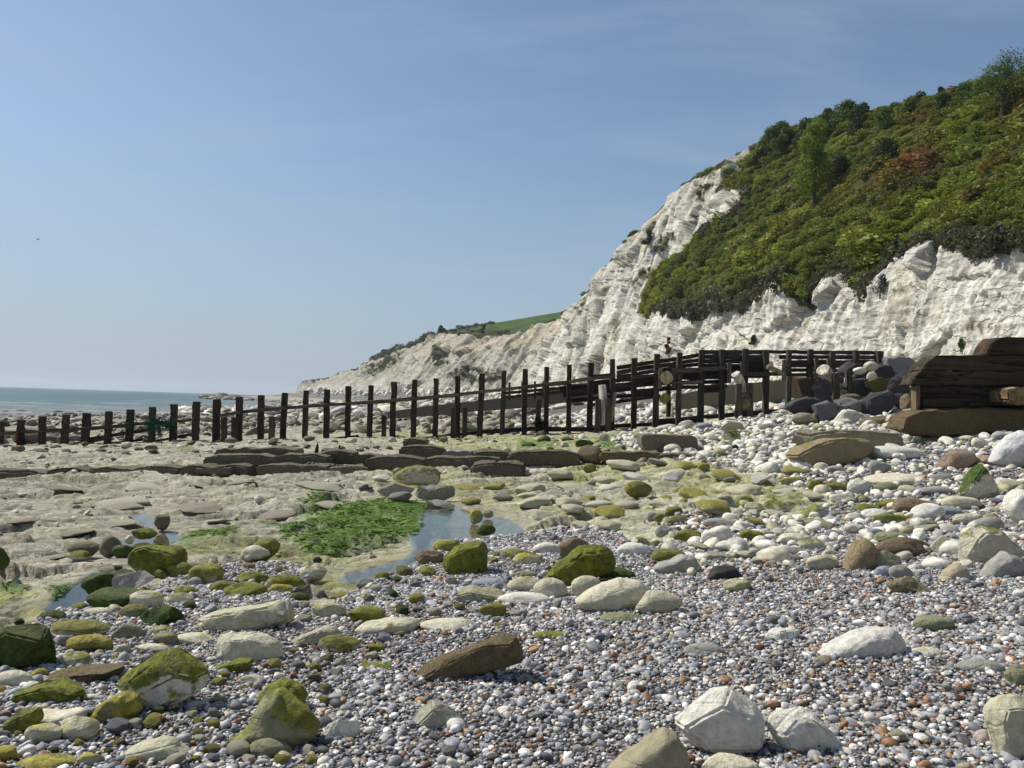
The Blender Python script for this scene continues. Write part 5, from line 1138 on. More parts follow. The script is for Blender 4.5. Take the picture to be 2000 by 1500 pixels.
Bd(1760,800,1790,826,'tan',0,MO,'tan stone below the dark brown rock at the timber wall',.5,Y=18,**AR)
Bd(1700,775,1722,792,'dgrey',0,MG,'small dark wedge rock in the heap',.8,Y=25.0,**AR)
for q_ in [(1600,752,1640,790,28.5,'charcoal rock wedged behind the upright grey slab'),(1640,745,1685,785,27.9,'black wedge of rock under the black rock in the heap'),(1690,742,1735,775,27.6,'dark block filling the middle right of the heap'),(1735,770,1770,800,25.6,'small charcoal rock right of the largest dark slab'),(1615,735,1645,765,29,'dark rock behind the pale prop in the heap'),(1745,725,1790,748,27.8,'brown-black beam-like rock under the big pale grey boulder'),(1660,738,1700,760,28.2,'slanted dark rock above the small brown stone in the heap'),(1612,795,1660,825,25.4,'charcoal rock in front of the flat-topped light grey one')]:
    Bd(q_[0],q_[1],q_[2],q_[3],'dgrey',0,MG,q_[5],.85,Y=q_[4],**AR)
# --- old concrete slabs
Bd(1528,851,1712,915,'tanrock',.12,MG,'big tilted brown slab with a bright green smear on top',.8,[(1528,893),(1550,875),(1600,856),(1650,851),(1700,856),(1712,870),(1695,890),(1655,906),(1610,914),(1560,908)],.8,dr=.5,top=.15,short='big brown slab',Y=14.4)
Bd(1543,836,1768,884,'tan',.05,MG,'long brown slab lying behind the big tilted brown slab',.8,[(1543,874),(1548,850),(1562,838),(1650,836),(1760,843),(1768,862),(1755,882),(1650,882),(1580,884)],.8,dr=.25,Y=16.2)
Bd(1780,845,1935,905,'pale',0,MG,'shaded pale grey block under the footing of the timber wall',.7,dr=.3,Y=16.6)
# --- the low old wall of concrete bags and beams
WB = dict(name='stone_block', cat='slab', group='slabs of the old low sea wall')
def slab(x0, y0, x1, y1, lab, Y, col='slab', dr=.5, sk=0, ang=.55, moss=0.05, ol=None):
    h = y1 - y0; q = h * .28
    x0 -= 1; x1 += 1; y1 += h * .12; h = y1 - y0
    j = lambda: random.uniform(-1.2, 1.2)
    n_ = max(3, int((x1 - x0) / 26)); top = [(x0 + (x1 - x0) * k / n_, y0 + sk * (1 - k / n_) + j() + (h * .18 if k in (0, n_) else 0)) for k in range(n_ + 1)]; bot = [(x1 - (x1 - x0) * k / n_, y1 + sk * k / n_ + j()) for k in range(n_ + 1)]
    o = prism(top + bot, Y - .12, Y + .55, 'stone_block', M['rock'], h * Y / FPX * .13, int(x0), .13, .05)
    k = random.uniform(.75, 1.1); cc_ = C[col] if isinstance(col, str) else col
    rockprops(o, tuple(q_ * k for q_ in cc_), moss, MO, 1.0); tag(o, lab, 'slab', 'slabs of the old low sea wall'); ROCKS.append(dict(o=o, x=(x0 + x1) / 2, y=(y0 + y1) / 2, w=x1 - x0, h=h, label=lab, short=None, col=col, moss=moss)); return o
segs = [(-90,86,919,953),(86,172,915,946),(172,260,913,941),(260,348,911,938),(348,414,910,935),(414,486,908,931)]
labs = ['leftmost length of the dark brown beam at the left edge','dark brown beam length above the left ledge, second from the left','dark beam length between two others, left of its middle','dark beam length right of its middle, left of the wall blocks','beam length just left of the first square block of the wall','beam length ending under the first square block of the wall']
for (a_, b_, c_, d_), lb in zip(segs, labs): slab(a_, c_, b_, d_, lb, 17.6, 'slab', .35)
slab(395,889,532,915,'flat brown slab carrying the small blocks of the wall',18.2); slab(530,888,640,918,'rounded brown slab right of the one carrying the small blocks',17.9)
slab(420,877,452,899,'small square block on the wall, leftmost of the row',18.8,ang=.8); slab(458,876,494,896,'small square block on the wall, second in the row',18.8,ang=.8); slab(502,875,578,892,'long block on the wall right of the two small square ones',18.9,ang=.8)
slab(620,882,692,906,'brown slab behind the smaller iron spike, on the wall',18.4); slab(688,888,742,908,'dark slab right of the spiked slab of the wall',18.2)
slab(712,893,830,922,'large brown rounded slab in the middle of the wall',17.6,dr=.6); slab(782,871,866,897,'upper brown slab above the middle of the wall',18.7); slab(788,857,830,874,'dark brick-like block topping the upper brown slab',19.4,ang=.8)
slab(825,893,978,922,'long worn slab with an undercut right of the middle of the wall',17.7); slab(863,880,922,896,'grey flat slab behind the long worn undercut slab',18.6,'grey'); slab(920,903,1025,937,'grey-brown block with a tall front face in the wall',16.9,ang=.8,dr=.5)
slab(924,880,995,903,'dark brown slab left part of the long black-shaded course',18.6); slab(990,882,1132,908,'long black-shaded slab of the wall, left of the round brown boulder',18.4,dr=.4)
slab(1172,884,1290,900,'low brown beam right of the round brown boulder',18.4,'conc',.3); slab(1285,888,1372,902,'far right low brown beam fading into the cobbles',18.3,'conc',.3); slab(1365,890,1450,900,'last sliver of brown beam among the cobbles',18.4,'conc',.3)
slab(500,909,640,928,'lower dark slab under the chain of small bags',17.3); slab(640,912,718,928,'dark lumpy slab under the right end of the chain of bags',17.3); slab(378,912,450,926,'small dark slab below the flat brown slab at left',17.4)
o = prism([(1253,852),(1262,849),(1355,851),(1363,858),(1363,884),(1266,884),(1255,872)], 20.4, 21.3, 'concrete_block', M['rock'], .03, 3, .12, .03); rockprops(o, (.23,.19,.13), .12, MO, .9); tag(o, 'rectangular brown concrete block with a flat top on the pale cobbles', 'concrete block')
ROCKS.append(dict(o=o, x=1308, y=867, w=110, h=34, label=o['label'], short='rectangular concrete block', col='conc', moss=0))
# chain of little concrete bags
Vb, Fb = ICO[3]
bagme = npmesh('wall_bag', Vb * unit_rock(Vb, 4, .9, .05)[:, None] * np.array([.052, .07, .044]), Fb)
for k in range(14):
    P = at(603 + k * 8, 905 + k * .6, 17.55); o = link('wall_bag', bagme, M['rock'], None, P); o.rotation_euler = (0, 0, random.uniform(-.2, .2)); rockprops(o, (.17,.16,.145), 0, MO, .6)
    tag(o, 'little grey rounded bag of concrete in the chain along the middle of the wall', 'concrete bag', 'chain of small concrete bags')
print('named rocks', len(ROCKS))
# ------------------------------------------------------------------ auto-placed individual stones with labels worked out from their neighbours
def near_named(x, y, n=2):
    c = [r for r in ROCKS if r.get('short') and 0 < r['x'] < 2000]
    c.sort(key=lambda r: math.hypot(r['x'] - x, (r['y'] - y) * 2.2)); return c[:n]
def overlaps(x, y, w, h):
    for r in ROCKS:
        if abs(r['x'] - x) < (r['w'] + w) * .46 and abs(r['y'] - y) < (r['h'] + h) * .42: return True
    return False
used = set()
def autolabel(kind, x, y):
    cand = near_named(x, y, 7)
    def rel(r):
        dx, dy = x - r['x'], (y - r['y']) * 1.6
        if abs(dx) > abs(dy): return 'right of' if dx > 0 else 'left of'
        return 'in front of' if dy > 0 else 'behind'
    for r in cand[:4]:
        l = f"{kind} {rel(r)} the {r['short']}"
        if l not in used and len(l.split()) <= 16: used.add(l); return l
    for i in range(len(cand)):
        for j in range(i + 1, len(cand)):
            l = f"{kind} between the {cand[i]['short']} and the {cand[j]['short']}"
            if l not in used and len(l.split()) <= 16: used.add(l); return l
    for r in cand:
        for ex in ('a little way', 'some way', 'well', 'just', 'far'):
            l = f"{kind} {ex} {rel(r)} the {r['short']}"
            if l not in used and len(l.split()) <= 16: used.add(l); return l
    return None
SHARE = []
for k in range(10):
    V, Fc = ICO[3 if k < 6 else 4]; ang = [.3, .5, .4, .6, .75, .9, .8, .55, .7, .95][k]
    Q = V * unit_rock(V, 300 + k, ang, .07)[:, None]; SHARE.append((npmesh('stone', Q, Fc), ang))
AUTO = 0
def auto(poly, n, wr, kinds, grp, name='stone', cat='stone', asp=(.42, .7), tries=60, lone=True, Yof=None):
    """kinds: list of (weight, adjective phrase, colour key, moss, mcol, lichen)"""
    global AUTO
    poly = np.array(poly, float); x0, y0 = poly.min(0); x1, y1 = poly.max(0); made = 0
    wts = np.array([k[0] for k in kinds], float); wts /= wts.sum()
    for _ in range(n * tries):
        if made >= n: break
        x = RNG.uniform(x0, x1); y = RNG.uniform(y0, y1)
        if not inpoly(np.array([x]), np.array([y]), poly)[0]: continue
        w = RNG.uniform(*wr) ; w = wr[0] + (w - wr[0]) * RNG.uniform(.3, 1); h = w * RNG.uniform(*asp)
        if overlaps(x, y, w, h): continue
        kd = kinds[RNG.choice(len(kinds), p=wts)]
        P = hit(x, y + h * .45); me, ang = SHARE[RNG.integers(len(SHARE))]
        sc = P[1] / FPX; rx = w / 2 * sc; rz = h / 2 * sc
        size = 'small' if w < wr[0] + (wr[1] - wr[0]) * .35 else 'medium-sized' if w < wr[0] + (wr[1] - wr[0]) * .7 else 'larger'
        lab = autolabel(f"{size} {kd[1]}", x, y)
        if lab is None: continue
        o = link(name, me, M['rock'], None, (P[0], P[1] + rx * .15, float(gz(P[0], P[1] + rx * .15)) + rz * .75))
        o.scale = (rx, rx * RNG.uniform(.7, 1), rz); o.rotation_euler = (RNG.uniform(-.15, .15), RNG.uniform(-.2, .2), RNG.uniform(-.6, .6))
        kk = RNG.uniform(.85, 1.12); rockprops(o, tuple(q * kk for q in (C[kd[2]] if isinstance(kd[2], str) else kd[2])), kd[3], kd[4], .25, kd[5]); tag(o, lab, cat, grp)
        ROCKS.append(dict(o=o, x=x, y=y, w=w, h=h, label=lab, short=None, col=kd[2], moss=kd[3])); made += 1; AUTO += 1
    return made
K_slab = [(4,'cream chalk hummock','cream',.15,MY,.15),(3,'yellow-green stained rock','pale',.45,MY,.3),(2,'pale cracked rock','white',.05,MY,.1),(1.2,'grey rock','grey',.1,MO,0)]
auto([(1060,915),(1300,885),(1540,915),(1620,960),(1540,1000),(1300,1010),(1160,1035),(1060,1020),(1020,960)], 34, (48, 130), K_slab, 'chalk hummocks standing out of the cream ledge', 'rock', 'rock', (.28, .46), 260)
auto([(720,925),(1040,930),(1050,1000),(880,990),(720,975)], 8, (40, 100), K_slab, 'chalk hummocks near the foot of the old wall', 'rock', 'rock', (.22, .4), 200)
auto([(0,955),(700,935),(720,985),(520,1010),(260,1060),(0,1110)], 22, (50, 150), [(3,'low grey-cream flat rock',(.46,.43,.33),.05,MY,.1),(2,'low brownish flat rock',(.33,.29,.22),.0,MY,0)], 'low flat rocks lying on the left ledge', 'flat_rock', 'rock', (.10, .18), 260)
K_right = [(4,'white chalk stone','white',0,MG,0),(4,'cream stone','cream',0,MG,0),(2.5,'green-streaked cream stone','cream',.38,MY,.2),(1.6,'grey smooth cobble','grey',0,MG,0),(1.2,'mossy green-tinged stone','pale',.5,MO,0),(1,'blue-grey cobble','blue',0,MG,0),(.8,'tan stone','tan',0,MG,0),(1,'lichened pale stone','cream',.1,MY,.6)]
auto([(1330,930),(1560,915),(1900,925),(2000,935),(2000,1050),(1880,1050),(1640,1070),(1500,1100),(1360,1080),(1280,1030)], 34, (52, 125), [(4,'flat cream slab','cream',.08,MY,.2),(3,'white flat slab','white',0,MG,0),(2,'mossy yellow-green slab','pale',.5,MY,.3),(1.5,'grey-olive slab','grey',.1,MO,0),(1,'tan slab','tan',0,MG,0)], 'broad flat stones of the right-hand beach', asp=(.26, .42), tries=200)
auto([(1380,925),(1560,915),(1900,925),(2000,935),(2000,1060),(1880,1060),(1640,1075),(1560,1110),(1340,1110),(1240,1060),(1320,1010),(1460,1005)], 120, (20, 84), K_right, 'cobbles of the right-hand upper beach')
auto([(1180,1110),(1560,1115),(2000,1150),(2000,1500),(700,1500),(640,1250),(850,1190),(1050,1190)], 46, (14, 36), [(3,'cream rounded cobble','cream',0,MG,0),(3,'grey smooth cobble','grey',0,MG,0),(3,'blue-grey cobble','blue',0,MG,0),(2,'white chalk cobble','white',0,MG,0),(1.4,'rust-brown cobble','red',0,MG,0)], 'larger cobbles loose on the grey shingle', 'cobble', 'cobble', (.5, .8))
auto([(0,1200),(130,1195),(330,1150),(560,1110),(700,1140),(850,1090),(1050,1110),(1000,1240),(640,1330),(640,1500),(0,1500)], 90, (20, 66), [(5,'yellow-green mossy stone','pale',.6,MY,.2),(2,'olive stone','olive',.4,MO,0),(3,'cream rounded cobble','cream',.05,MG,0),(2,'grey smooth cobble','grey',0,MG,0),(2,'blue-grey cobble','blue',0,MG,0),(1,'dark mossy stone','olive',.9,MD,0)], 'stones strewn over the left shingle', asp=(.45, .72))
auto([(0,862),(180,860),(420,858),(600,855),(900,850),(900,868),(640,876),(400,880),(230,886),(0,886)], 55, (14, 40), [(4,'brown weedy rock',(.15,.125,.095),.2,MO,0),(2,'grey-brown rock','slab',0,MO,0),(.7,'pale rock','cream',0,MO,0)], 'rocks strewn along the foot of the long groyne', 'rock', 'rock', (.4, .62), 80)
auto([(800,835),(1100,845),(1260,845),(1240,880),(1100,885),(830,870)], 22, (12, 34), [(3,'pale rock','cream',.2,MO,0),(2,'brown rock','slab',.1,MO,0),(2,'green weedy rock','olive',.8,MD,0)], 'rocks between the groyne and the old wall', 'rock', 'rock', (.4, .65), 80)
auto([(1200,845),(1540,820),(1540,900),(1440,905),(1370,880)], 40, (12, 40), K_right, 'pale cobbles below the groyne', 'stone', 'stone', (.45, .7), 80)
auto([(1080,905),(1330,905),(1540,940),(1500,985),(1250,1000),(1100,960)], 40, (20, 66), [(3,'cream rock','cream',.15,MO,0),(2,'yellow-green mossed rock','pale',.65,MY,.2),(1,'grey rock','grey',0,MO,0)], 'loose rocks on the cream ledge', 'rock', 'rock', (.4, .62))
print('auto stones', AUTO, 'total', len(ROCKS))

# ------------------------------------------------------------------ scatter: shingle, rubble, weed, scrub
def scatter(name, P, scl, rot, col, mat, kind='pebble', nvar=8, sub=3, amp=.35, seed=0, label=None, cat=None):
    n = len(P); me = bpy.data.meshes.new(name); me.vertices.add(n); me.vertices.foreach_set('co', np.asarray(P, np.float32).ravel())
    for nm, typ, arr in (('scl', 'FLOAT_VECTOR', scl), ('rot', 'FLOAT_VECTOR', rot), ('col', 'FLOAT_COLOR', np.concatenate([col, np.ones((n, 1))], 1)), ('idx', 'INT', RNG.integers(0, nvar, n))):
        a = me.attributes.new(nm, typ, 'POINT'); key = {'FLOAT_VECTOR': 'vector', 'FLOAT_COLOR': 'color', 'INT': 'value'}[typ]
        a.data.foreach_set(key, np.asarray(arr, np.int32 if typ == 'INT' else np.float32).ravel())
    o = bpy.data.objects.new(name, me); COL.objects.link(o); me.materials.append(mat)
    g = bpy.data.node_groups.new(name + '_nodes', 'GeometryNodeTree'); g.interface.new_socket('Geometry', in_out='INPUT', socket_type='NodeSocketGeometry'); g.interface.new_socket('Geometry', in_out='OUTPUT', socket_type='NodeSocketGeometry')
    N = g.nodes; Lk = g.links.new
    gi = N.new('NodeGroupInput'); go = N.new('NodeGroupOutput')
    join = N.new('GeometryNodeJoinGeometry')
    for v in range(nvar):
        ic = N.new('GeometryNodeMeshIcoSphere'); ic.inputs['Subdivisions'].default_value = sub; ic.inputs['Radius'].default_value = 1
        nz_ = N.new('ShaderNodeTexNoise'); nz_.noise_dimensions = '4D'; nz_.inputs['W'].default_value = v * 7.7 + seed; nz_.inputs['Scale'].default_value = .8 if kind == 'pebble' else 1.1; nz_.inputs['Detail'].default_value = 1.5 if kind == 'pebble' else 3
        sb = N.new('ShaderNodeMath'); sb.operation = 'SUBTRACT'; Lk(nz_.outputs[0], sb.inputs[0]); sb.inputs[1].default_value = .5
        ml = N.new('ShaderNodeMath'); ml.operation = 'MULTIPLY'; Lk(sb.outputs[0], ml.inputs[0]); ml.inputs[1].default_value = amp * 4
        nm_ = N.new('GeometryNodeInputNormal'); sv = N.new('ShaderNodeVectorMath'); sv.operation = 'SCALE'; Lk(nm_.outputs[0], sv.inputs[0]); Lk(ml.outputs[0], sv.inputs['Scale'])
        sp = N.new('GeometryNodeSetPosition'); Lk(ic.outputs['Mesh'], sp.inputs['Geometry']); Lk(sv.outputs[0], sp.inputs['Offset'])
        last = sp.outputs[0]
        if kind == 'leaf':
            ds = N.new('GeometryNodeDistributePointsOnFaces'); Lk(last, ds.inputs['Mesh']); ds.inputs['Density'].default_value = LEAFDENS; ds.inputs['Seed'].default_value = v
            qd = N.new('GeometryNodeMeshGrid'); qd.inputs['Size X'].default_value = 1; qd.inputs['Size Y'].default_value = .55; qd.inputs['Vertices X'].default_value = 2; qd.inputs['Vertices Y'].default_value = 2
            ri = N.new('FunctionNodeRandomValue'); ri.data_type = 'FLOAT_VECTOR'; ri.inputs[0].default_value = (-.9, -.9, 0); ri.inputs[1].default_value = (.9, .9, 6.28); ri.inputs['Seed'].default_value = v + 3
            rr_ = N.new('FunctionNodeRotateEuler') if False else None
            ip = N.new('GeometryNodeInstanceOnPoints'); Lk(ds.outputs['Points'], ip.inputs['Points']); Lk(qd.outputs['Mesh'], ip.inputs['Instance'])
            rot_ = N.new('FunctionNodeRotateRotation'); Lk(ds.outputs['Rotation'], rot_.inputs[0]); Lk(ri.outputs[0], rot_.inputs[1]); rot_.rotation_space = 'LOCAL'; Lk(rot_.outputs[0], ip.inputs['Rotation'])
            rs = N.new('FunctionNodeRandomValue'); rs.data_type = 'FLOAT'; rs.inputs[2].default_value = LEAFSIZE * .55; rs.inputs[3].default_value = LEAFSIZE * 1.3; Lk(rs.outputs[1], ip.inputs['Scale'])
            st_ = N.new('GeometryNodeSetPosition'); Lk(ip.outputs[0], st_.inputs['Geometry'])
            rp = N.new('FunctionNodeRandomValue'); rp.data_type = 'FLOAT_VECTOR'; rp.inputs[0].default_value = (-.22,)*3; rp.inputs[1].default_value = (.22,)*3; rp.inputs['Seed'].default_value = v + 9; Lk(rp.outputs[0], st_.inputs['Offset'])
            rl = N.new('GeometryNodeRealizeInstances'); Lk(st_.outputs[0], rl.inputs[0]); last = rl.outputs[0]
        elif kind == 'pebble':
            ss = N.new('GeometryNodeSetShadeSmooth'); Lk(last, ss.inputs[0]); last = ss.outputs[0]
        smt = N.new('GeometryNodeSetMaterial'); Lk(last, smt.inputs[0]); smt.inputs['Material'].default_value = mat
        gti = N.new('GeometryNodeGeometryToInstance'); Lk(smt.outputs[0], gti.inputs[0]); Lk(gti.outputs[0], join.inputs[0])
    def na(nm, typ):
        a = N.new('GeometryNodeInputNamedAttribute'); a.data_type = typ; a.inputs['Name'].default_value = nm; return a.outputs['Attribute']
    ip = N.new('GeometryNodeInstanceOnPoints'); m2p = N.new('GeometryNodeMeshToPoints'); Lk(gi.outputs[0], m2p.inputs[0]); Lk(m2p.outputs[0], ip.inputs['Points']); Lk(join.outputs[0], ip.inputs['Instance'])
    ip.inputs['Pick Instance'].default_value = True; Lk(na('idx', 'INT'), ip.inputs['Instance Index']); Lk(na('scl', 'FLOAT_VECTOR'), ip.inputs['Scale'])
    e2r = N.new('FunctionNodeEulerToRotation'); Lk(na('rot', 'FLOAT_VECTOR'), e2r.inputs[0]); Lk(e2r.outputs[0], ip.inputs['Rotation'])
    Lk(ip.outputs[0], go.inputs[0])
    md = o.modifiers.new('scatter', 'NODES'); md.node_group = g
    tag(o, label, cat, None, 'stuff'); return o
def fan(n, Y0, Y1, wide=.72, pw=2.0):
    """points over the ground in a fan in front of the beach view, uniform per area when pw=2"""
    u = RNG.random(n); Y = (Y0 ** pw + u * (Y1 ** pw - Y0 ** pw)) ** (1 / pw); X = RNG.uniform(-wide, wide, n) * (Y + .8); return X, Y
PEBC = np.array([(.18,.185,.20),(.25,.255,.27),(.34,.34,.345),(.43,.42,.395),(.52,.48,.40),(.66,.64,.59),(.085,.085,.095),(.24,.13,.07),(.34,.19,.09),(.15,.08,.06),(.31,.26,.19),(.8,.79,.76)])
PEBW = np.array([17, 20, 15, 8, 9, 6, 8, 3.5, 2.5, 3.5, 5, 3], float); PEBW /= PEBW.sum()
def pebbles(name, n, Y0, Y1, med, sg, label, cols=PEBC, wts=PEBW, pw=2.0, thr=.5, lift=.35, clump=True, extra=None, flat=(.45, .8), wide=.72):
    X, Y = fan(n, Y0, Y1, wide, pw); sh = gz(X, Y, 'sh')
    k = sh > thr
    if extra is not None: k = extra(X, Y, sh)
    X, Y = X[k], Y[k]; n = len(X)
    r = med * np.exp(RNG.normal(0, sg, n)); r = np.clip(r, med * .3, med * 3.4)
    patch = fbm(np.stack([X * .9, Y * .9, X * 0 + 3], -1), 2); r *= 1 + .5 * patch
    e = RNG.uniform(.72, 1.0, n); f = RNG.uniform(flat[0], flat[1], n)
    S = np.stack([r * 1.1, r * e, r * f], -1)
    Z = gz(X, Y) + r * f * RNG.uniform(-.1, .9, n) * lift * 2 + np.abs(RNG.normal(0, med * .3, n)) * (r < med * 1.6)
    rot = np.stack([RNG.normal(0, .35, n), RNG.normal(0, .35, n), RNG.uniform(0, 6.28, n)], -1)
    ci = RNG.choice(len(cols), n, p=wts)
    red = smooth(.0, .5, fbm(np.stack([X * .7 + 11, Y * .7, X * 0], -1), 2) + .25 * smooth(.25, .6, X / np.maximum(Y, 1)))
    red = red + .55 * smooth(.22, .42, X / np.maximum(Y, 1)) * smooth(-.25, .25, fbm(np.stack([X * .6 + 40, Y * .45, X * 0], -1), 2)) * (Y < 9); sw = RNG.random(n) < red * .2 * (r < med * 1.5); ci = np.where(sw & (len(cols) > 9), RNG.choice([7, 8, 9, 10], n) % len(cols), ci)
    c = np.minimum(cols[ci] * RNG.uniform(.88, 1.32, n)[:, None], .85)
    return scatter(name, np.stack([X, Y, Z], -1), S, rot, c, M['peb'], 'pebble', 8, 2 if med < .012 else 3, .18, 1, label, 'shingle')
pebbles('shingle', 290000, 1.3, 8.8, .0088, .45, 'grey, white and rust-brown shingle pebbles covering the near beach', wide=1.05)
pebbles('coarse_shingle', 6200, 1.3, 10, .023, .30, 'scattered larger pebbles lying on the near shingle', wide=1.05)
pebbles('shingle', 80000, 8.4, 22, .019, .45, 'grey and white shingle of the middle beach')
WC = np.array([(.62,.59,.50),(.54,.50,.38),(.42,.40,.34),(.29,.29,.28),(.68,.65,.58),(.30,.28,.16)]); WW = np.array([30,22,16,12,14,6.]); WW /= WW.sum()
def rightband(X, Y, sh):
    p = np.stack([X, Y, gz(X, Y)], -1); px, py = project(p)
    d = polydist(px, py, [(1400,905),(1560,915),(2300,880),(2300,1090),(1640,1100),(1560,1120),(1340,1120),(1270,1065),(1330,1010),(1480,1005)])
    return (sh > .3) & (d > RNG.normal(0, 12, len(X)))
pebbles('cobble_bank', 6500, 6, 17, .045, .42, 'bank of white and grey cobbles across the right-hand beach', WC, WW, 2.0, extra=rightband)
def upper(X, Y, sh): return (sh > .4) & (X > 1.5)
pebbles('cobble_bank', 13000, 14, 36, .075, .42, 'pale cobbles sloping up to the dark rocks and the groyne', WC, WW, 2.0, extra=upper)
def backb(X, Y, sh): return (X - (F(Y) - 33.8) > 2 + RNG.normal(0, 1.2, len(X)))
pebbles('cobble_bank', 9000, 37.5, 75, .16, .4, 'grey-white cobbles behind the groyne', WC, WW, 2.0, extra=backb)
# brown reef rubble seen between and beyond the posts
BR = np.array([(.14,.115,.085),(.19,.16,.12),(.28,.25,.19),(.10,.085,.06),(.36,.33,.26),(.12,.13,.05)]); BW = np.array([28, 26, 16, 12, 10, 8.]); BW /= BW.sum()
def reef(X, Y, sh):
    s = X - (F(Y) - 33.8); m = fbm(np.stack([X * .12, Y * .12, X * 0 + 5], -1), 3)
    return (s < 4) & (s > -52) & (m > -.05 + RNG.normal(0, .08, len(X))) & (Y > 37.3)
pebbles('reef_rubble', 9000, 37, 110, .20, .5, 'brown weed-covered rubble on the flats beyond the groyne', BR, BW, 1.6, extra=reef, flat=(.35, .6), wide=.72)
def mid(X, Y, sh): return (sh < .2) & (Y < 36) & (fbm(np.stack([X * .5, Y * .5, X * 0 + 15], -1), 3) > .22) & (X > -30)
pebbles('reef_rubble', 9000, 14, 36, .055, .5, 'small brown and cream stones strewn over the chalk ledge', np.concatenate([BR, WC]), np.concatenate([BW, WW]) / 2, 2.0, extra=mid, flat=(.4, .7))
def farflat(X, Y, sh):
    s = X - (F(Y) - 33.8); return (s > -52) & (s < 34) & (fbm(np.stack([X * .05, Y * .03, X * 0 + 5], -1), 3) > -.25 + RNG.normal(0, .1, len(X)))
pebbles('reef_rubble', 15000, 95, 420, .55, .5, 'brown and pale rocks over the distant foreshore', np.concatenate([BR, WC]), np.concatenate([BW * .8, WW * 1.2]) / 2, 1.3, extra=farflat, flat=(.3, .55), wide=.4)
def ledgebits(X, Y, sh):
    P = np.stack([X, Y, gz(X, Y)], -1); px, py = project(P); q = fbm(np.stack([X * .6, Y * .6, X * 0 + 21], -1), 3)
    return (sh < .2) & (Y < 36) & (X > -30) & (gz(X, Y, 'al') < .1) & (q > .02) & (polydist(px, py, POOL_A) < -12)
LB = np.array([(.50,.47,.36),(.40,.37,.28),(.30,.27,.20),(.20,.17,.12),(.34,.34,.20)]); LBW = np.array([30, 26, 20, 12, 12.]); LBW /= LBW.sum()
pebbles('ledge_fragments', 9000, 7, 36, .026, .6, 'broken bits of chalk rock scattered over the bare ledge', LB, LBW, 2.0, extra=ledgebits, flat=(.3, .6))
# white fallen chalk along the whole cliff foot
def talus(n, Ya, Yb, med, nm, lab):
    Y = 1 / RNG.uniform(1 / Yb, 1 / Ya, n); d = np.abs(RNG.normal(0, 1, n)) * np.where(Y < 90, 2.0, 7.0) ; X = F(Y) - d + 3.5 + RNG.normal(0, 1, n)
    r = med * np.exp(RNG.normal(0, .5, n)) * (1 + Y / 400); r = np.where(Y < 120, np.minimum(r, .45), r); Z = gz(X, Y) + r * .2
    c = WC[RNG.choice([0, 1, 4, 4, 0], n)] * RNG.uniform(.85, 1.12, n)[:, None]
    scatter(nm, np.stack([X, Y, Z], -1), np.stack([r, r * .8, r * .65], -1), RNG.uniform(-3, 3, (n, 3)), c, M['peb'], 'pebble', 8, 3, .35, 4, lab, 'rubble')
talus(9000, 38, 900, .42, 'chalk_talus', 'fallen white chalk rubble along the foot of the cliffs')
# distant dark reef
n = 5000; Y = RNG.uniform(440, 1100, n); X = Y * RNG.uniform(-.375, -.15, n) ; kk_ = X < F(Y) - 85; X, Y = X[kk_], Y[kk_]; n = len(X); r = .9 * np.exp(RNG.normal(0, .45, n))
scatter('distant_reef', np.stack([X, Y, np.maximum(gz(X, Y), -3.2)], -1), np.stack([r * 1.8, r * 1.3, r * .8], -1), RNG.uniform(-.3, .3, (n, 3)), BR[RNG.choice(6, n)] * .9, M['peb'], 'pebble', 6, 2, .3, 2, 'low dark rocky reef running out into the sea in the distance', 'reef')
n = 360; Y = RNG.uniform(62, 120, n); X = RNG.uniform(-66, -44, n) + (F(Y) - 33.8); r = .16 * np.exp(RNG.normal(0, .5, n))
scatter('tidal_rocks', np.stack([X, Y, np.full(n, SEA - .05)], -1), np.stack([r * 2.6, r * 1.4, r * .55], -1), RNG.uniform(-.1, .1, (n, 3)) * np.array([1, 1, 20]), BR[RNG.choice([0, 3, 1], n)] * .8, M['peb'], 'pebble', 6, 2, .3, 2, 'low brown rocks awash at the water edge', 'rocks')
# green weed on the ledge round the pool
X, Y = fan(330000, 5.5, 24, .66, 2.0); al = gz(X, Y, 'al'); k = al * smooth(-.35, .1, fbm(np.stack([X * 1.6, Y * 2.6, X * 0], -1), 3)) > RNG.uniform(.05, .75, len(X)); X, Y = X[k], Y[k]; n = len(X)
if n > 24000: X, Y, n = X[:24000], Y[:24000], 24000
c = np.array([.15, .27, .03]) * RNG.uniform(.5, 1.5, n)[:, None] + np.array([.05, .03, .005]) * (RNG.random(n) ** 2)[:, None]
r = RNG.uniform(.008, .02, n); flow = RNG.normal(0, .5, n) + .8 * perlin(np.stack([X * .8, Y * .8, X * 0], -1))
scatter('seaweed', np.stack([X, Y, gz(X, Y) + .006], -1), np.stack([r * 2.4, r * .4, r * .16], -1), np.stack([RNG.normal(0, .07, n), RNG.normal(0, .07, n), flow], -1), c, M['leaf'], 'pebble', 6, 2, .3, 3, 'bright green seaweed matted over the ledge beside the pool', 'seaweed')
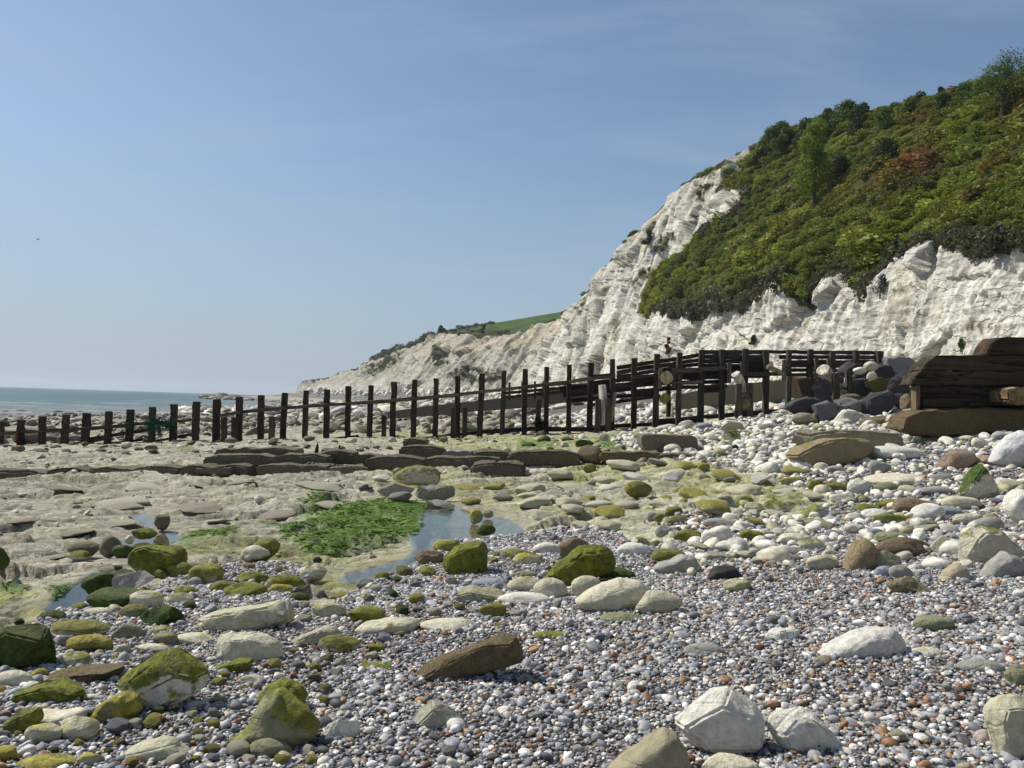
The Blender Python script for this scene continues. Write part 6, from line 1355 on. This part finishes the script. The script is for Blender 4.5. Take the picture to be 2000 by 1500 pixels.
# ------------------------------------------------------------------ hillside scrub
P_, N_, veg_, gm_, tt_, vv_, t_, v_ = CL
def cellpoints(n, mask, key):
    """random surface points of the cliff sheet where mask holds, by area"""
    A = np.linalg.norm(np.cross(P_[1:, :-1] - P_[:-1, :-1], P_[:-1, 1:] - P_[:-1, :-1]), axis=-1) * mask[:-1, :-1]
    pr = A.ravel() / A.sum(); i = RNG.choice(len(pr), n, p=pr); r_, c_ = np.unravel_index(i, A.shape)
    a, b = RNG.random(n), RNG.random(n)
    Q = P_[r_, c_] * ((1-a)*(1-b))[:, None] + P_[r_+1, c_] * (a*(1-b))[:, None] + P_[r_, c_+1] * ((1-a)*b)[:, None] + P_[r_+1, c_+1] * (a*b)[:, None]
    return Q, r_, c_
def vegcol(Q, n):
    base = np.array([.115, .145, .020])
    px, py = project(Q); m1 = fbm(Q * .05 + 3, 3); m2 = fbm(Q * .14 + 8, 3); m3 = fbm(Q * .09 + 31, 3)
    c = base * np.ones((n, 3)) * (1 + .5 * m2)[:, None]
    def blend(c, t, k): return c + (np.array(t) - c) * np.clip(k, 0, 1)[:, None]
    c = blend(c, (.21, .22, .026), smooth(.12, .4, m1) * .9)
    c = blend(c, (.14, .105, .028), smooth(.1, .38, m3) * .85)
    c = blend(c, (.055, .075, .016), smooth(.15, .4, -m2) * .8)
    def g(x, y, sx, sy, rot=0):
        dx, dy = px - x, py - y; ca, sa = math.cos(rot), math.sin(rot); u, v = dx * ca + dy * sa, -dx * sa + dy * ca
        return np.exp(-(u / sx) ** 2 - (v / sy) ** 2)
    c = blend(c, (.17, .055, .028), g(1805, 305, 34, 22, -.4) * .8 + g(1760, 330, 70, 22, -.45) * .55)
    c = blend(c, (.17, .10, .025), g(1700, 360, 70, 24, -.4) * .8 + g(1985, 210, 45, 50) * .8 + g(1790, 240, 50, 25, -.3) * .5)
    c = blend(c, (.19, .22, .018), g(1560, 400, 0.1, 0.1) + g(1830, 400, 60, 34) * .8 + g(1880, 240, 40, 26, -.4) * .8 + g(1780, 455, 90, 30, -.4) * .7 + g(1500, 500, 60, 25, -.3) * .6)
    c = blend(c, (.075, .070, .035), g(1640, 535, 60, 22) * .9 + g(1420, 575, 90, 24) * .6 + g(1900, 450, 80, 22) * .5 + g(1800, 350, 80, 18, -.4) * .4)
    edge = np.clip(smooth(-60, 0, 0 * px), 0, 0)
    return np.clip(c * (1 + .9 * fbm(Q * .16 + 50, 4))[:, None] * RNG.uniform(.72, 1.3, n)[:, None] * 1.36, .008, .36)
LEAFDENS = 34; LEAFSIZE = .27
near = (tt_ > 40) & (tt_ < 195) & (veg_ > .6) & (vv_ < 2.35)
Q, r_, c_ = cellpoints(21000, near.astype(float), 0); n = len(Q)
sz = .52 * np.exp(RNG.normal(0, .42, n)) * np.where(RNG.random(n) < .05, 1.9, 1); Q = Q + np.array([0, 0, .1]) * sz[:, None]
scatter('hillside_scrub', Q, np.stack([sz, sz, sz * .5], -1), np.stack([RNG.normal(0, .25, n), RNG.normal(0, .25, n), RNG.uniform(0, 6.28, n)], -1), vegcol(Q, n), M['leaf'], 'leaf', 8, 3, .35, 5, 'dense green and brown scrub and brambles over the hillside above the white cliff', 'scrub')
# grey-green bushes fringing the lip of the white cliff
lip = np.abs(veg_ - .5) < .45
Q, r_, c_ = cellpoints(900, (lip & (tt_ > 40) & (tt_ < 170) & (vv_ < 1.6)).astype(float), 0); n = len(Q); sz = .6 * np.exp(RNG.normal(0, .4, n)); 
scatter('cliff_edge_scrub', Q, np.stack([sz, sz, sz], -1), RNG.uniform(-.5, .5, (n, 3)) * np.array([1, 1, 6]), np.array([.085, .088, .045]) * RNG.uniform(.5, 1.5, n)[:, None], M['leaf'], 'leaf', 6, 3, .35, 6, 'dark grey-green bushes hanging over the lip of the white cliff', 'scrub')
# far cliff top scrub, and thin growth on the faces
far = (tt_ > 195) & (tt_ < 1180) & (vv_ > 1.955) & (vv_ < 2.12) & ((tt_ > 470) | (tt_ < 320) | (vv_ < 2.03))
Q, r_, c_ = cellpoints(1500, far.astype(float), 0); n = len(Q); sz = 1.1 * np.exp(RNG.normal(0, .4, n)) * np.where((Q[:, 1] > 520) & (Q[:, 1] < 720), 2.2, np.where((Q[:, 1] > 320) & (Q[:, 1] < 470), .55, 1))
scatter('cliff_top_scrub', Q + np.array([0, 0, .3]), np.stack([sz, sz, sz * .7], -1), RNG.uniform(-.2, .2, (n, 3)) * np.array([1, 1, 15]), np.array([.06, .08, .025]) * RNG.uniform(.5, 1.5, n)[:, None], M['leaf'], 'leaf', 6, 3, .35, 7, 'dark scrub fringing the tops of the distant cliffs', 'scrub')
Q, r_, c_ = cellpoints(900, ((gm_ > .8) & (tt_ > 150) & (tt_ < 700)).astype(float), 0); n = len(Q); sz = .35 * np.exp(RNG.normal(0, .4, n)) * (1 + Q[:, 1] / 500)
scatter('cliff_face_scrub', Q, np.stack([sz, sz, sz * .6], -1), RNG.uniform(-.4, .4, (n, 3)) * np.array([1, 1, 8]), np.array([.09, .105, .04]) * RNG.uniform(.5, 1.4, n)[:, None], M['leaf'], 'leaf', 6, 3, .35, 8, 'thin green growth clinging to the cliff faces', 'scrub')

# individual trees and bushes one can tell apart: trunk, limbs and leafy crown
def leafmat(name, col):
    t = NT(name); oi = t.coord('Object'); n = t.noise(oi, 1.1, 4, .6)
    cc = t.mix(t.rng(n, .35, .65), tuple(q * .65 for q in col), tuple(min(q * 1.35, .3) for q in col)); t.done(cc, .6, None, .25); return translucent(t, cc)
LM = {'bright': leafmat('bright_leaf', (.15, .22, .02)), 'green': leafmat('green_leaf', (.075, .125, .018)), 'dark': leafmat('dark_leaf', (.045, .07, .018)), 'red': leafmat('red_leaf', (.17, .06, .03)), 'yellow': leafmat('yellow_leaf', (.17, .18, .025)), 'greyg': leafmat('grey_leaf', (.055, .065, .045)), 'orange': leafmat('orange_leaf', (.12, .07, .018))}
def surf(px, py, Yguess):
    """nearest point of the cliff sheet seen at the pixel"""
    q = P_[::2, ::2]; x, y = project(q); d = (x - px) ** 2 + (y - py) ** 2 + (q[..., 1] < 5) * 1e9
    d = d + (q[..., 1] > 205) * (px > 1240) * 1e6; m = d < 150
    if m.any(): dd = np.where(m, np.linalg.norm(q, axis=-1), 1e9); i = np.unravel_index(np.argmin(dd), dd.shape)
    else: i = np.unravel_index(np.argmin(d), d.shape)
    return q[i]
def tree(px0, py0, px1, py1, kind, label, name='tree', cat='tree', lobes=9, dens=1.0, group=None, Y=None):
    base = surf((px0 + px1) / 2, py1, 0) if Y is None else at((px0 + px1) / 2, py1, Y)
    Yd = base[1]; s = Yd / FPX; W = (px1 - px0) * s; H = (py1 - py0) * s
    if cat == 'tree' and py1 - py0 < 90: base = base - np.array([0, 0, .30 * H]); W *= 1.25
    root = empty(name, base); tag(root, label, cat, group); rg = np.random.default_rng(int(px0 * 7 + py0))
    # crown: leaf-sized faces through several lobes
    leaves = []; nl = int(np.clip(W * H * 150 * dens, 700, 12000)); ls = np.clip(s * 1.9, .09, .5)
    C_ = []
    for k in range(lobes):
        f = k / max(lobes - 1, 1); a = rg.uniform(0, 6.28); rad = W / 2 * (.62 - .35 * f) * rg.uniform(.3, 1)
        C_.append((np.array([math.cos(a) * rad, math.sin(a) * rad * .8, H * ((.22 if cat == 'tree' and py1 - py0 > 48 else .06) + .66 * f)]), W * rg.uniform(.17, .27) * (1.15 - .4 * f)))
    cc = rg.integers(0, lobes, nl); d = rg.normal(size=(nl, 3)); d /= np.linalg.norm(d, axis=1)[:, None]
    rr = rg.uniform(.55, 1.08, nl) ** .6; cen = np.array([C_[i][0] for i in cc]); rad = np.array([C_[i][1] for i in cc])
    pos = cen + d * (rad * rr * (1 + .5 * fbm(d * 1.7 + cc[:, None], 2)))[:, None] * np.array([1, 1, .8])
    pos[:, 2] = np.maximum(pos[:, 2], H * .03)
    u = rg.normal(size=(nl, 3)) * .6 + np.cross(d, rg.normal(size=(nl, 3))); u /= np.linalg.norm(u, axis=1)[:, None]; v = np.cross(d + rg.normal(size=(nl, 3)) * .5, u); v /= np.linalg.norm(v, axis=1)[:, None]
    sz = (ls * rg.uniform(.6, 1.4, nl))[:, None]
    Vv = np.stack([pos - u * sz, pos - v * sz * .5, pos + u * sz, pos + v * sz * .5], 1).reshape(-1, 3); Ff = np.arange(nl * 4).reshape(-1, 4)
    link('crown', npmesh('crown', Vv, Ff, False), LM[kind], root)
    # trunk and limbs
    bm = bmesh.new()
    def limb(a_, b_, r0, r1):
        a_ = np.array(a_, float); b_ = np.array(b_, float); ax = b_ - a_; ax /= np.linalg.norm(ax); u_ = np.cross(ax, [.3, .9, .2]); u_ /= np.linalg.norm(u_); w_ = np.cross(ax, u_); rows = []
        for f, r in ((0, r0), (.5, (r0 + r1) / 2), (1, r1)):
            c = a_ + (b_ - a_) * f + u_ * (.04 * math.sin(f * 3) * np.linalg.norm(b_ - a_)); rows.append([bm.verts.new(c + (u_ * math.cos(t) + w_ * math.sin(t)) * r) for t in np.linspace(0, 6.283, 7)[:-1]])
        for p, q in zip(rows[:-1], rows[1:]):
            for j in range(6): bm.faces.new((p[j], p[(j+1) % 6], q[(j+1) % 6], q[j]))
        bm.faces.new(rows[-1])
    top = C_[-1][0]; limb((0, 0, -.5), (top[0] * .4, top[1] * .4, H * (.55 if cat == 'tree' else .3)), W * .035, W * .02)
    for c, r in C_: limb((top[0] * .2 * c[2] / H, top[1] * .2, c[2] * .55), c, W * .016, W * .006)
    o = link('trunk', tomesh('trunk', bm), M['wood'], root); o['wood_color'] = [.09, .075, .055]; o['grain'] = [1, 1, .1]
    return root
tree(1532,215,1640,395,'bright','tall bright lime-green tree standing out on the upper hillside',lobes=16,dens=.9)
tree(1480,205,1545,275,'green','rounded green tree on the skyline, first right of the white pinnacle')
tree(1612,172,1685,230,'green','broad green tree on the skyline above the tall bright lime-green tree')
tree(1662,172,1705,215,'dark','narrow dark tree on the skyline right of the broad green one')
tree(1772,152,1812,182,'dark','small wind-bent dark tree on the skyline, left of a pair',lobes=6)
tree(1822,144,1852,172,'dark','smaller wind-bent dark tree on the skyline, right of a pair',lobes=5)
tree(1885,96,2040,215,'green','largest spreading green tree at the top right corner',lobes=16,dens=.8)
for a_ in [(1500,214,1552,290,'green','rounded leafy tree on the ridge, just right of the first skyline tree'),(1548,198,1600,270,'dark','dark broad tree on the ridge, left of the tall bright lime-green tree'),(1580,186,1630,250,'green','mid-green tree on the ridge peeping over the tall bright lime-green tree'),
 (1640,176,1694,246,'dark','bulky dark tree on the ridge under the broad green skyline tree'),(1700,178,1752,238,'green','low spreading green tree on the ridge, left of the small wind-bent trees'),(1745,164,1796,226,'green','rounded green tree on the ridge beneath the small wind-bent trees'),
 (1808,150,1862,214,'dark','dark spreading tree on the ridge, left of the russet hillside patch top'),(1850,128,1905,200,'green','tall green tree on the ridge, left of the largest spreading tree'),(1690,236,1760,310,'dark','shady dark tree inside the upper scrub, between lime-green tree and russet bush')]:
    tree(*a_, lobes=11, group='trees along the ridge of the hill')
tree(1460,262,1500,310,'dark','dark bush crouched at the top of the white pinnacle','bush','bush',6)
tree(1600,280,1665,340,'dark','dark shaded bush beside the tall bright lime-green tree','bush','bush',9)
tree(1772,282,1838,330,'red','russet bush in the middle of the upper slope','bush','bush',9)
tree(1960,170,2020,245,'orange','orange-brown bush near the right edge below the largest tree','bush','bush',9)
tree(1860,220,1935,275,'bright','light green bush under the largest spreading tree','bush','bush',9)
tree(1785,365,1880,440,'yellow','wide yellow-green bush low on the right slope','bush','bush',10)
tree(1535,485,1608,555,'yellow','leafy yellow-green bush just above the lip of the white cliff','bush','bush',9)
tree(1512,500,1545,548,'greyg','silver-grey bush on the point of the white cliff lip','bush','bush',6)
tree(1690,520,1730,568,'greyg','silver-grey bush in the notch of the cliff lip','bush','bush',6)
tree(1315,580,1368,628,'greyg','grey-brown bush hanging low on the left end of the scrub','bush','bush',7)
tree(1452,650,1476,672,'greyg','small round bush growing alone on the white cliff face','bush','bush',5)
tree(1852,655,1876,686,'green','small bright green bush growing alone at the foot of the right cliff','bush','bush',5)
tree(1252,432,1276,466,'dark','lone bush leaning out from the cliff edge halfway up the skyline','bush','bush',6)
tree(1284,648,1306,690,'orange','brown withered bush in a cleft of the white cliff','bush','bush',5)
tree(735,680,768,706,'greyg','rounded pale bush silhouetted on the distant cliff top','bush','bush',6,Y=690)
tree(853,634,872,648,'dark','dark bush at the left end of the distant grassy cliff top','bush','bush',5,Y=478)
tree(936,632,950,650,'dark','dark squarish bush by the notch in the distant grassy cliff top','bush','bush',4,Y=434)
# ------------------------------------------------------------------ light, sky, camera
SUN_AZ = R(-65)      # measured from +Y towards +X: the sun stands to the left and a little beyond
SUN_EL = R(47)
sd = Vector((math.sin(SUN_AZ) * math.cos(SUN_EL), math.cos(SUN_AZ) * math.cos(SUN_EL), math.sin(SUN_EL)))
L = bpy.data.lights.new('sun', 'SUN'); L.energy = 5.0; L.angle = R(.53); L.color = (1, .94, .83)
lo = bpy.data.objects.new('sun', L); COL.objects.link(lo); lo.location = (0, 0, 80); lo.rotation_euler = sd.to_track_quat('Z', 'Y').to_euler()
w = bpy.data.worlds.new('World'); scn.world = w; w.use_nodes = True; nt = w.node_tree; nt.nodes.clear()
def wn(t_, **k):
    x = nt.nodes.new(t_)
    for a_, b_ in k.items(): setattr(x, a_, b_)
    return x
out = wn('ShaderNodeOutputWorld'); bg = wn('ShaderNodeBackground'); sky = wn('ShaderNodeTexSky'); sky.sky_type = 'NISHITA'
sky.sun_disc = False; sky.sun_elevation = SUN_EL; sky.sun_rotation = SUN_AZ; sky.altitude = 0; sky.air_density = 1.1; sky.dust_density = .7; sky.ozone_density = 3.0
tc = wn('ShaderNodeTexCoord')
sep = wn('ShaderNodeSeparateXYZ'); nt.links.new(tc.outputs['Generated'], sep.inputs[0])
# thin streaky cirrus on a high plane
dv = wn('ShaderNodeMath', operation='MAXIMUM'); nt.links.new(sep.outputs[2], dv.inputs[0]); dv.inputs[1].default_value = .02
vm = wn('ShaderNodeVectorMath', operation='SCALE'); nt.links.new(tc.outputs['Generated'], vm.inputs[0])
iv = wn('ShaderNodeMath', operation='DIVIDE'); iv.inputs[0].default_value = 1; ad = wn('ShaderNodeMath', operation='ADD'); nt.links.new(dv.outputs[0], ad.inputs[0]); ad.inputs[1].default_value = .12; nt.links.new(ad.outputs[0], iv.inputs[1]); nt.links.new(iv.outputs[0], vm.inputs['Scale'])
mp = wn('ShaderNodeMapping'); nt.links.new(vm.outputs[0], mp.inputs[0]); mp.inputs['Scale'].default_value = (.55, 1.5, .1); mp.inputs['Rotation'].default_value = (0, 0, R(-14))
nz = wn('ShaderNodeTexNoise'); nt.links.new(mp.outputs[0], nz.inputs[0]); nz.inputs['Scale'].default_value = 1.7; nz.inputs['Detail'].default_value = 7; nz.inputs['Roughness'].default_value = .55; nz.inputs['Distortion'].default_value = .5
mr = wn('ShaderNodeMapRange', interpolation_type='SMOOTHSTEP'); nt.links.new(nz.outputs[0], mr.inputs[0])
for i_, q_ in enumerate((.42, .72, 0, .29)): mr.inputs[i_ + 1].default_value = q_
hz = wn('ShaderNodeMapRange', interpolation_type='SMOOTHSTEP'); nt.links.new(sep.outputs[2], hz.inputs[0])
for i_, q_ in enumerate((-.02, .34, .80, .06)): hz.inputs[i_ + 1].default_value = q_
m1 = wn('ShaderNodeMix', data_type='RGBA'); nt.links.new(hz.outputs[0], m1.inputs[0]); nt.links.new(sky.outputs[0], m1.inputs[6]); m1.inputs[7].default_value = (3.15, 4.05, 5.1, 1)
m2 = wn('ShaderNodeMix', data_type='RGBA'); nt.links.new(mr.outputs[0], m2.inputs[0]); nt.links.new(m1.outputs[2], m2.inputs[6]); m2.inputs[7].default_value = (3.9, 4.85, 6.1, 1)
nt.links.new(m2.outputs[2], bg.inputs[0]); bg.inputs[1].default_value = .10; nt.links.new(bg.outputs[0], out.inputs[0])

cam = bpy.data.cameras.new('camera'); co = bpy.data.objects.new('camera', cam); COL.objects.link(co)
cam.sensor_width = 36; cam.lens = 36 * FPX / 2000; cam.clip_start = .05; cam.clip_end = 60000
mm = Matrix((( _r[0], _u[0], -_f[0], 0), (_r[1], _u[1], -_f[1], 0), (_r[2], _u[2], -_f[2], 0), (0, 0, 0, 1)))
co.matrix_world = mm; scn.camera = co
scn.view_settings.view_transform = 'Standard'; scn.view_settings.look = 'None'; scn.view_settings.exposure = .08; scn.view_settings.gamma = 1

# air: a thin even haze over the bay
t = bpy.data.materials.new('haze_mat'); t.use_nodes = True; t.node_tree.nodes.clear()
vo = t.node_tree.nodes.new('ShaderNodeOutputMaterial'); pv = t.node_tree.nodes.new('ShaderNodeVolumePrincipled'); pv.inputs['Color'].default_value = (.80, .88, 1, 1); pv.inputs['Density'].default_value = 1.3e-4; pv.inputs['Anisotropy'].default_value = .2
t.node_tree.links.new(pv.outputs[0], vo.inputs['Volume'])
bm = bmesh.new(); r_ = bmesh.ops.create_cube(bm, size=1)
for v in r_['verts']: v.co = Vector((v.co.x * 19000, v.co.y * 19000, v.co.z * 168 + 14))
o = link('haze', tomesh('haze', bm), t); tag(o, kind='stuff')
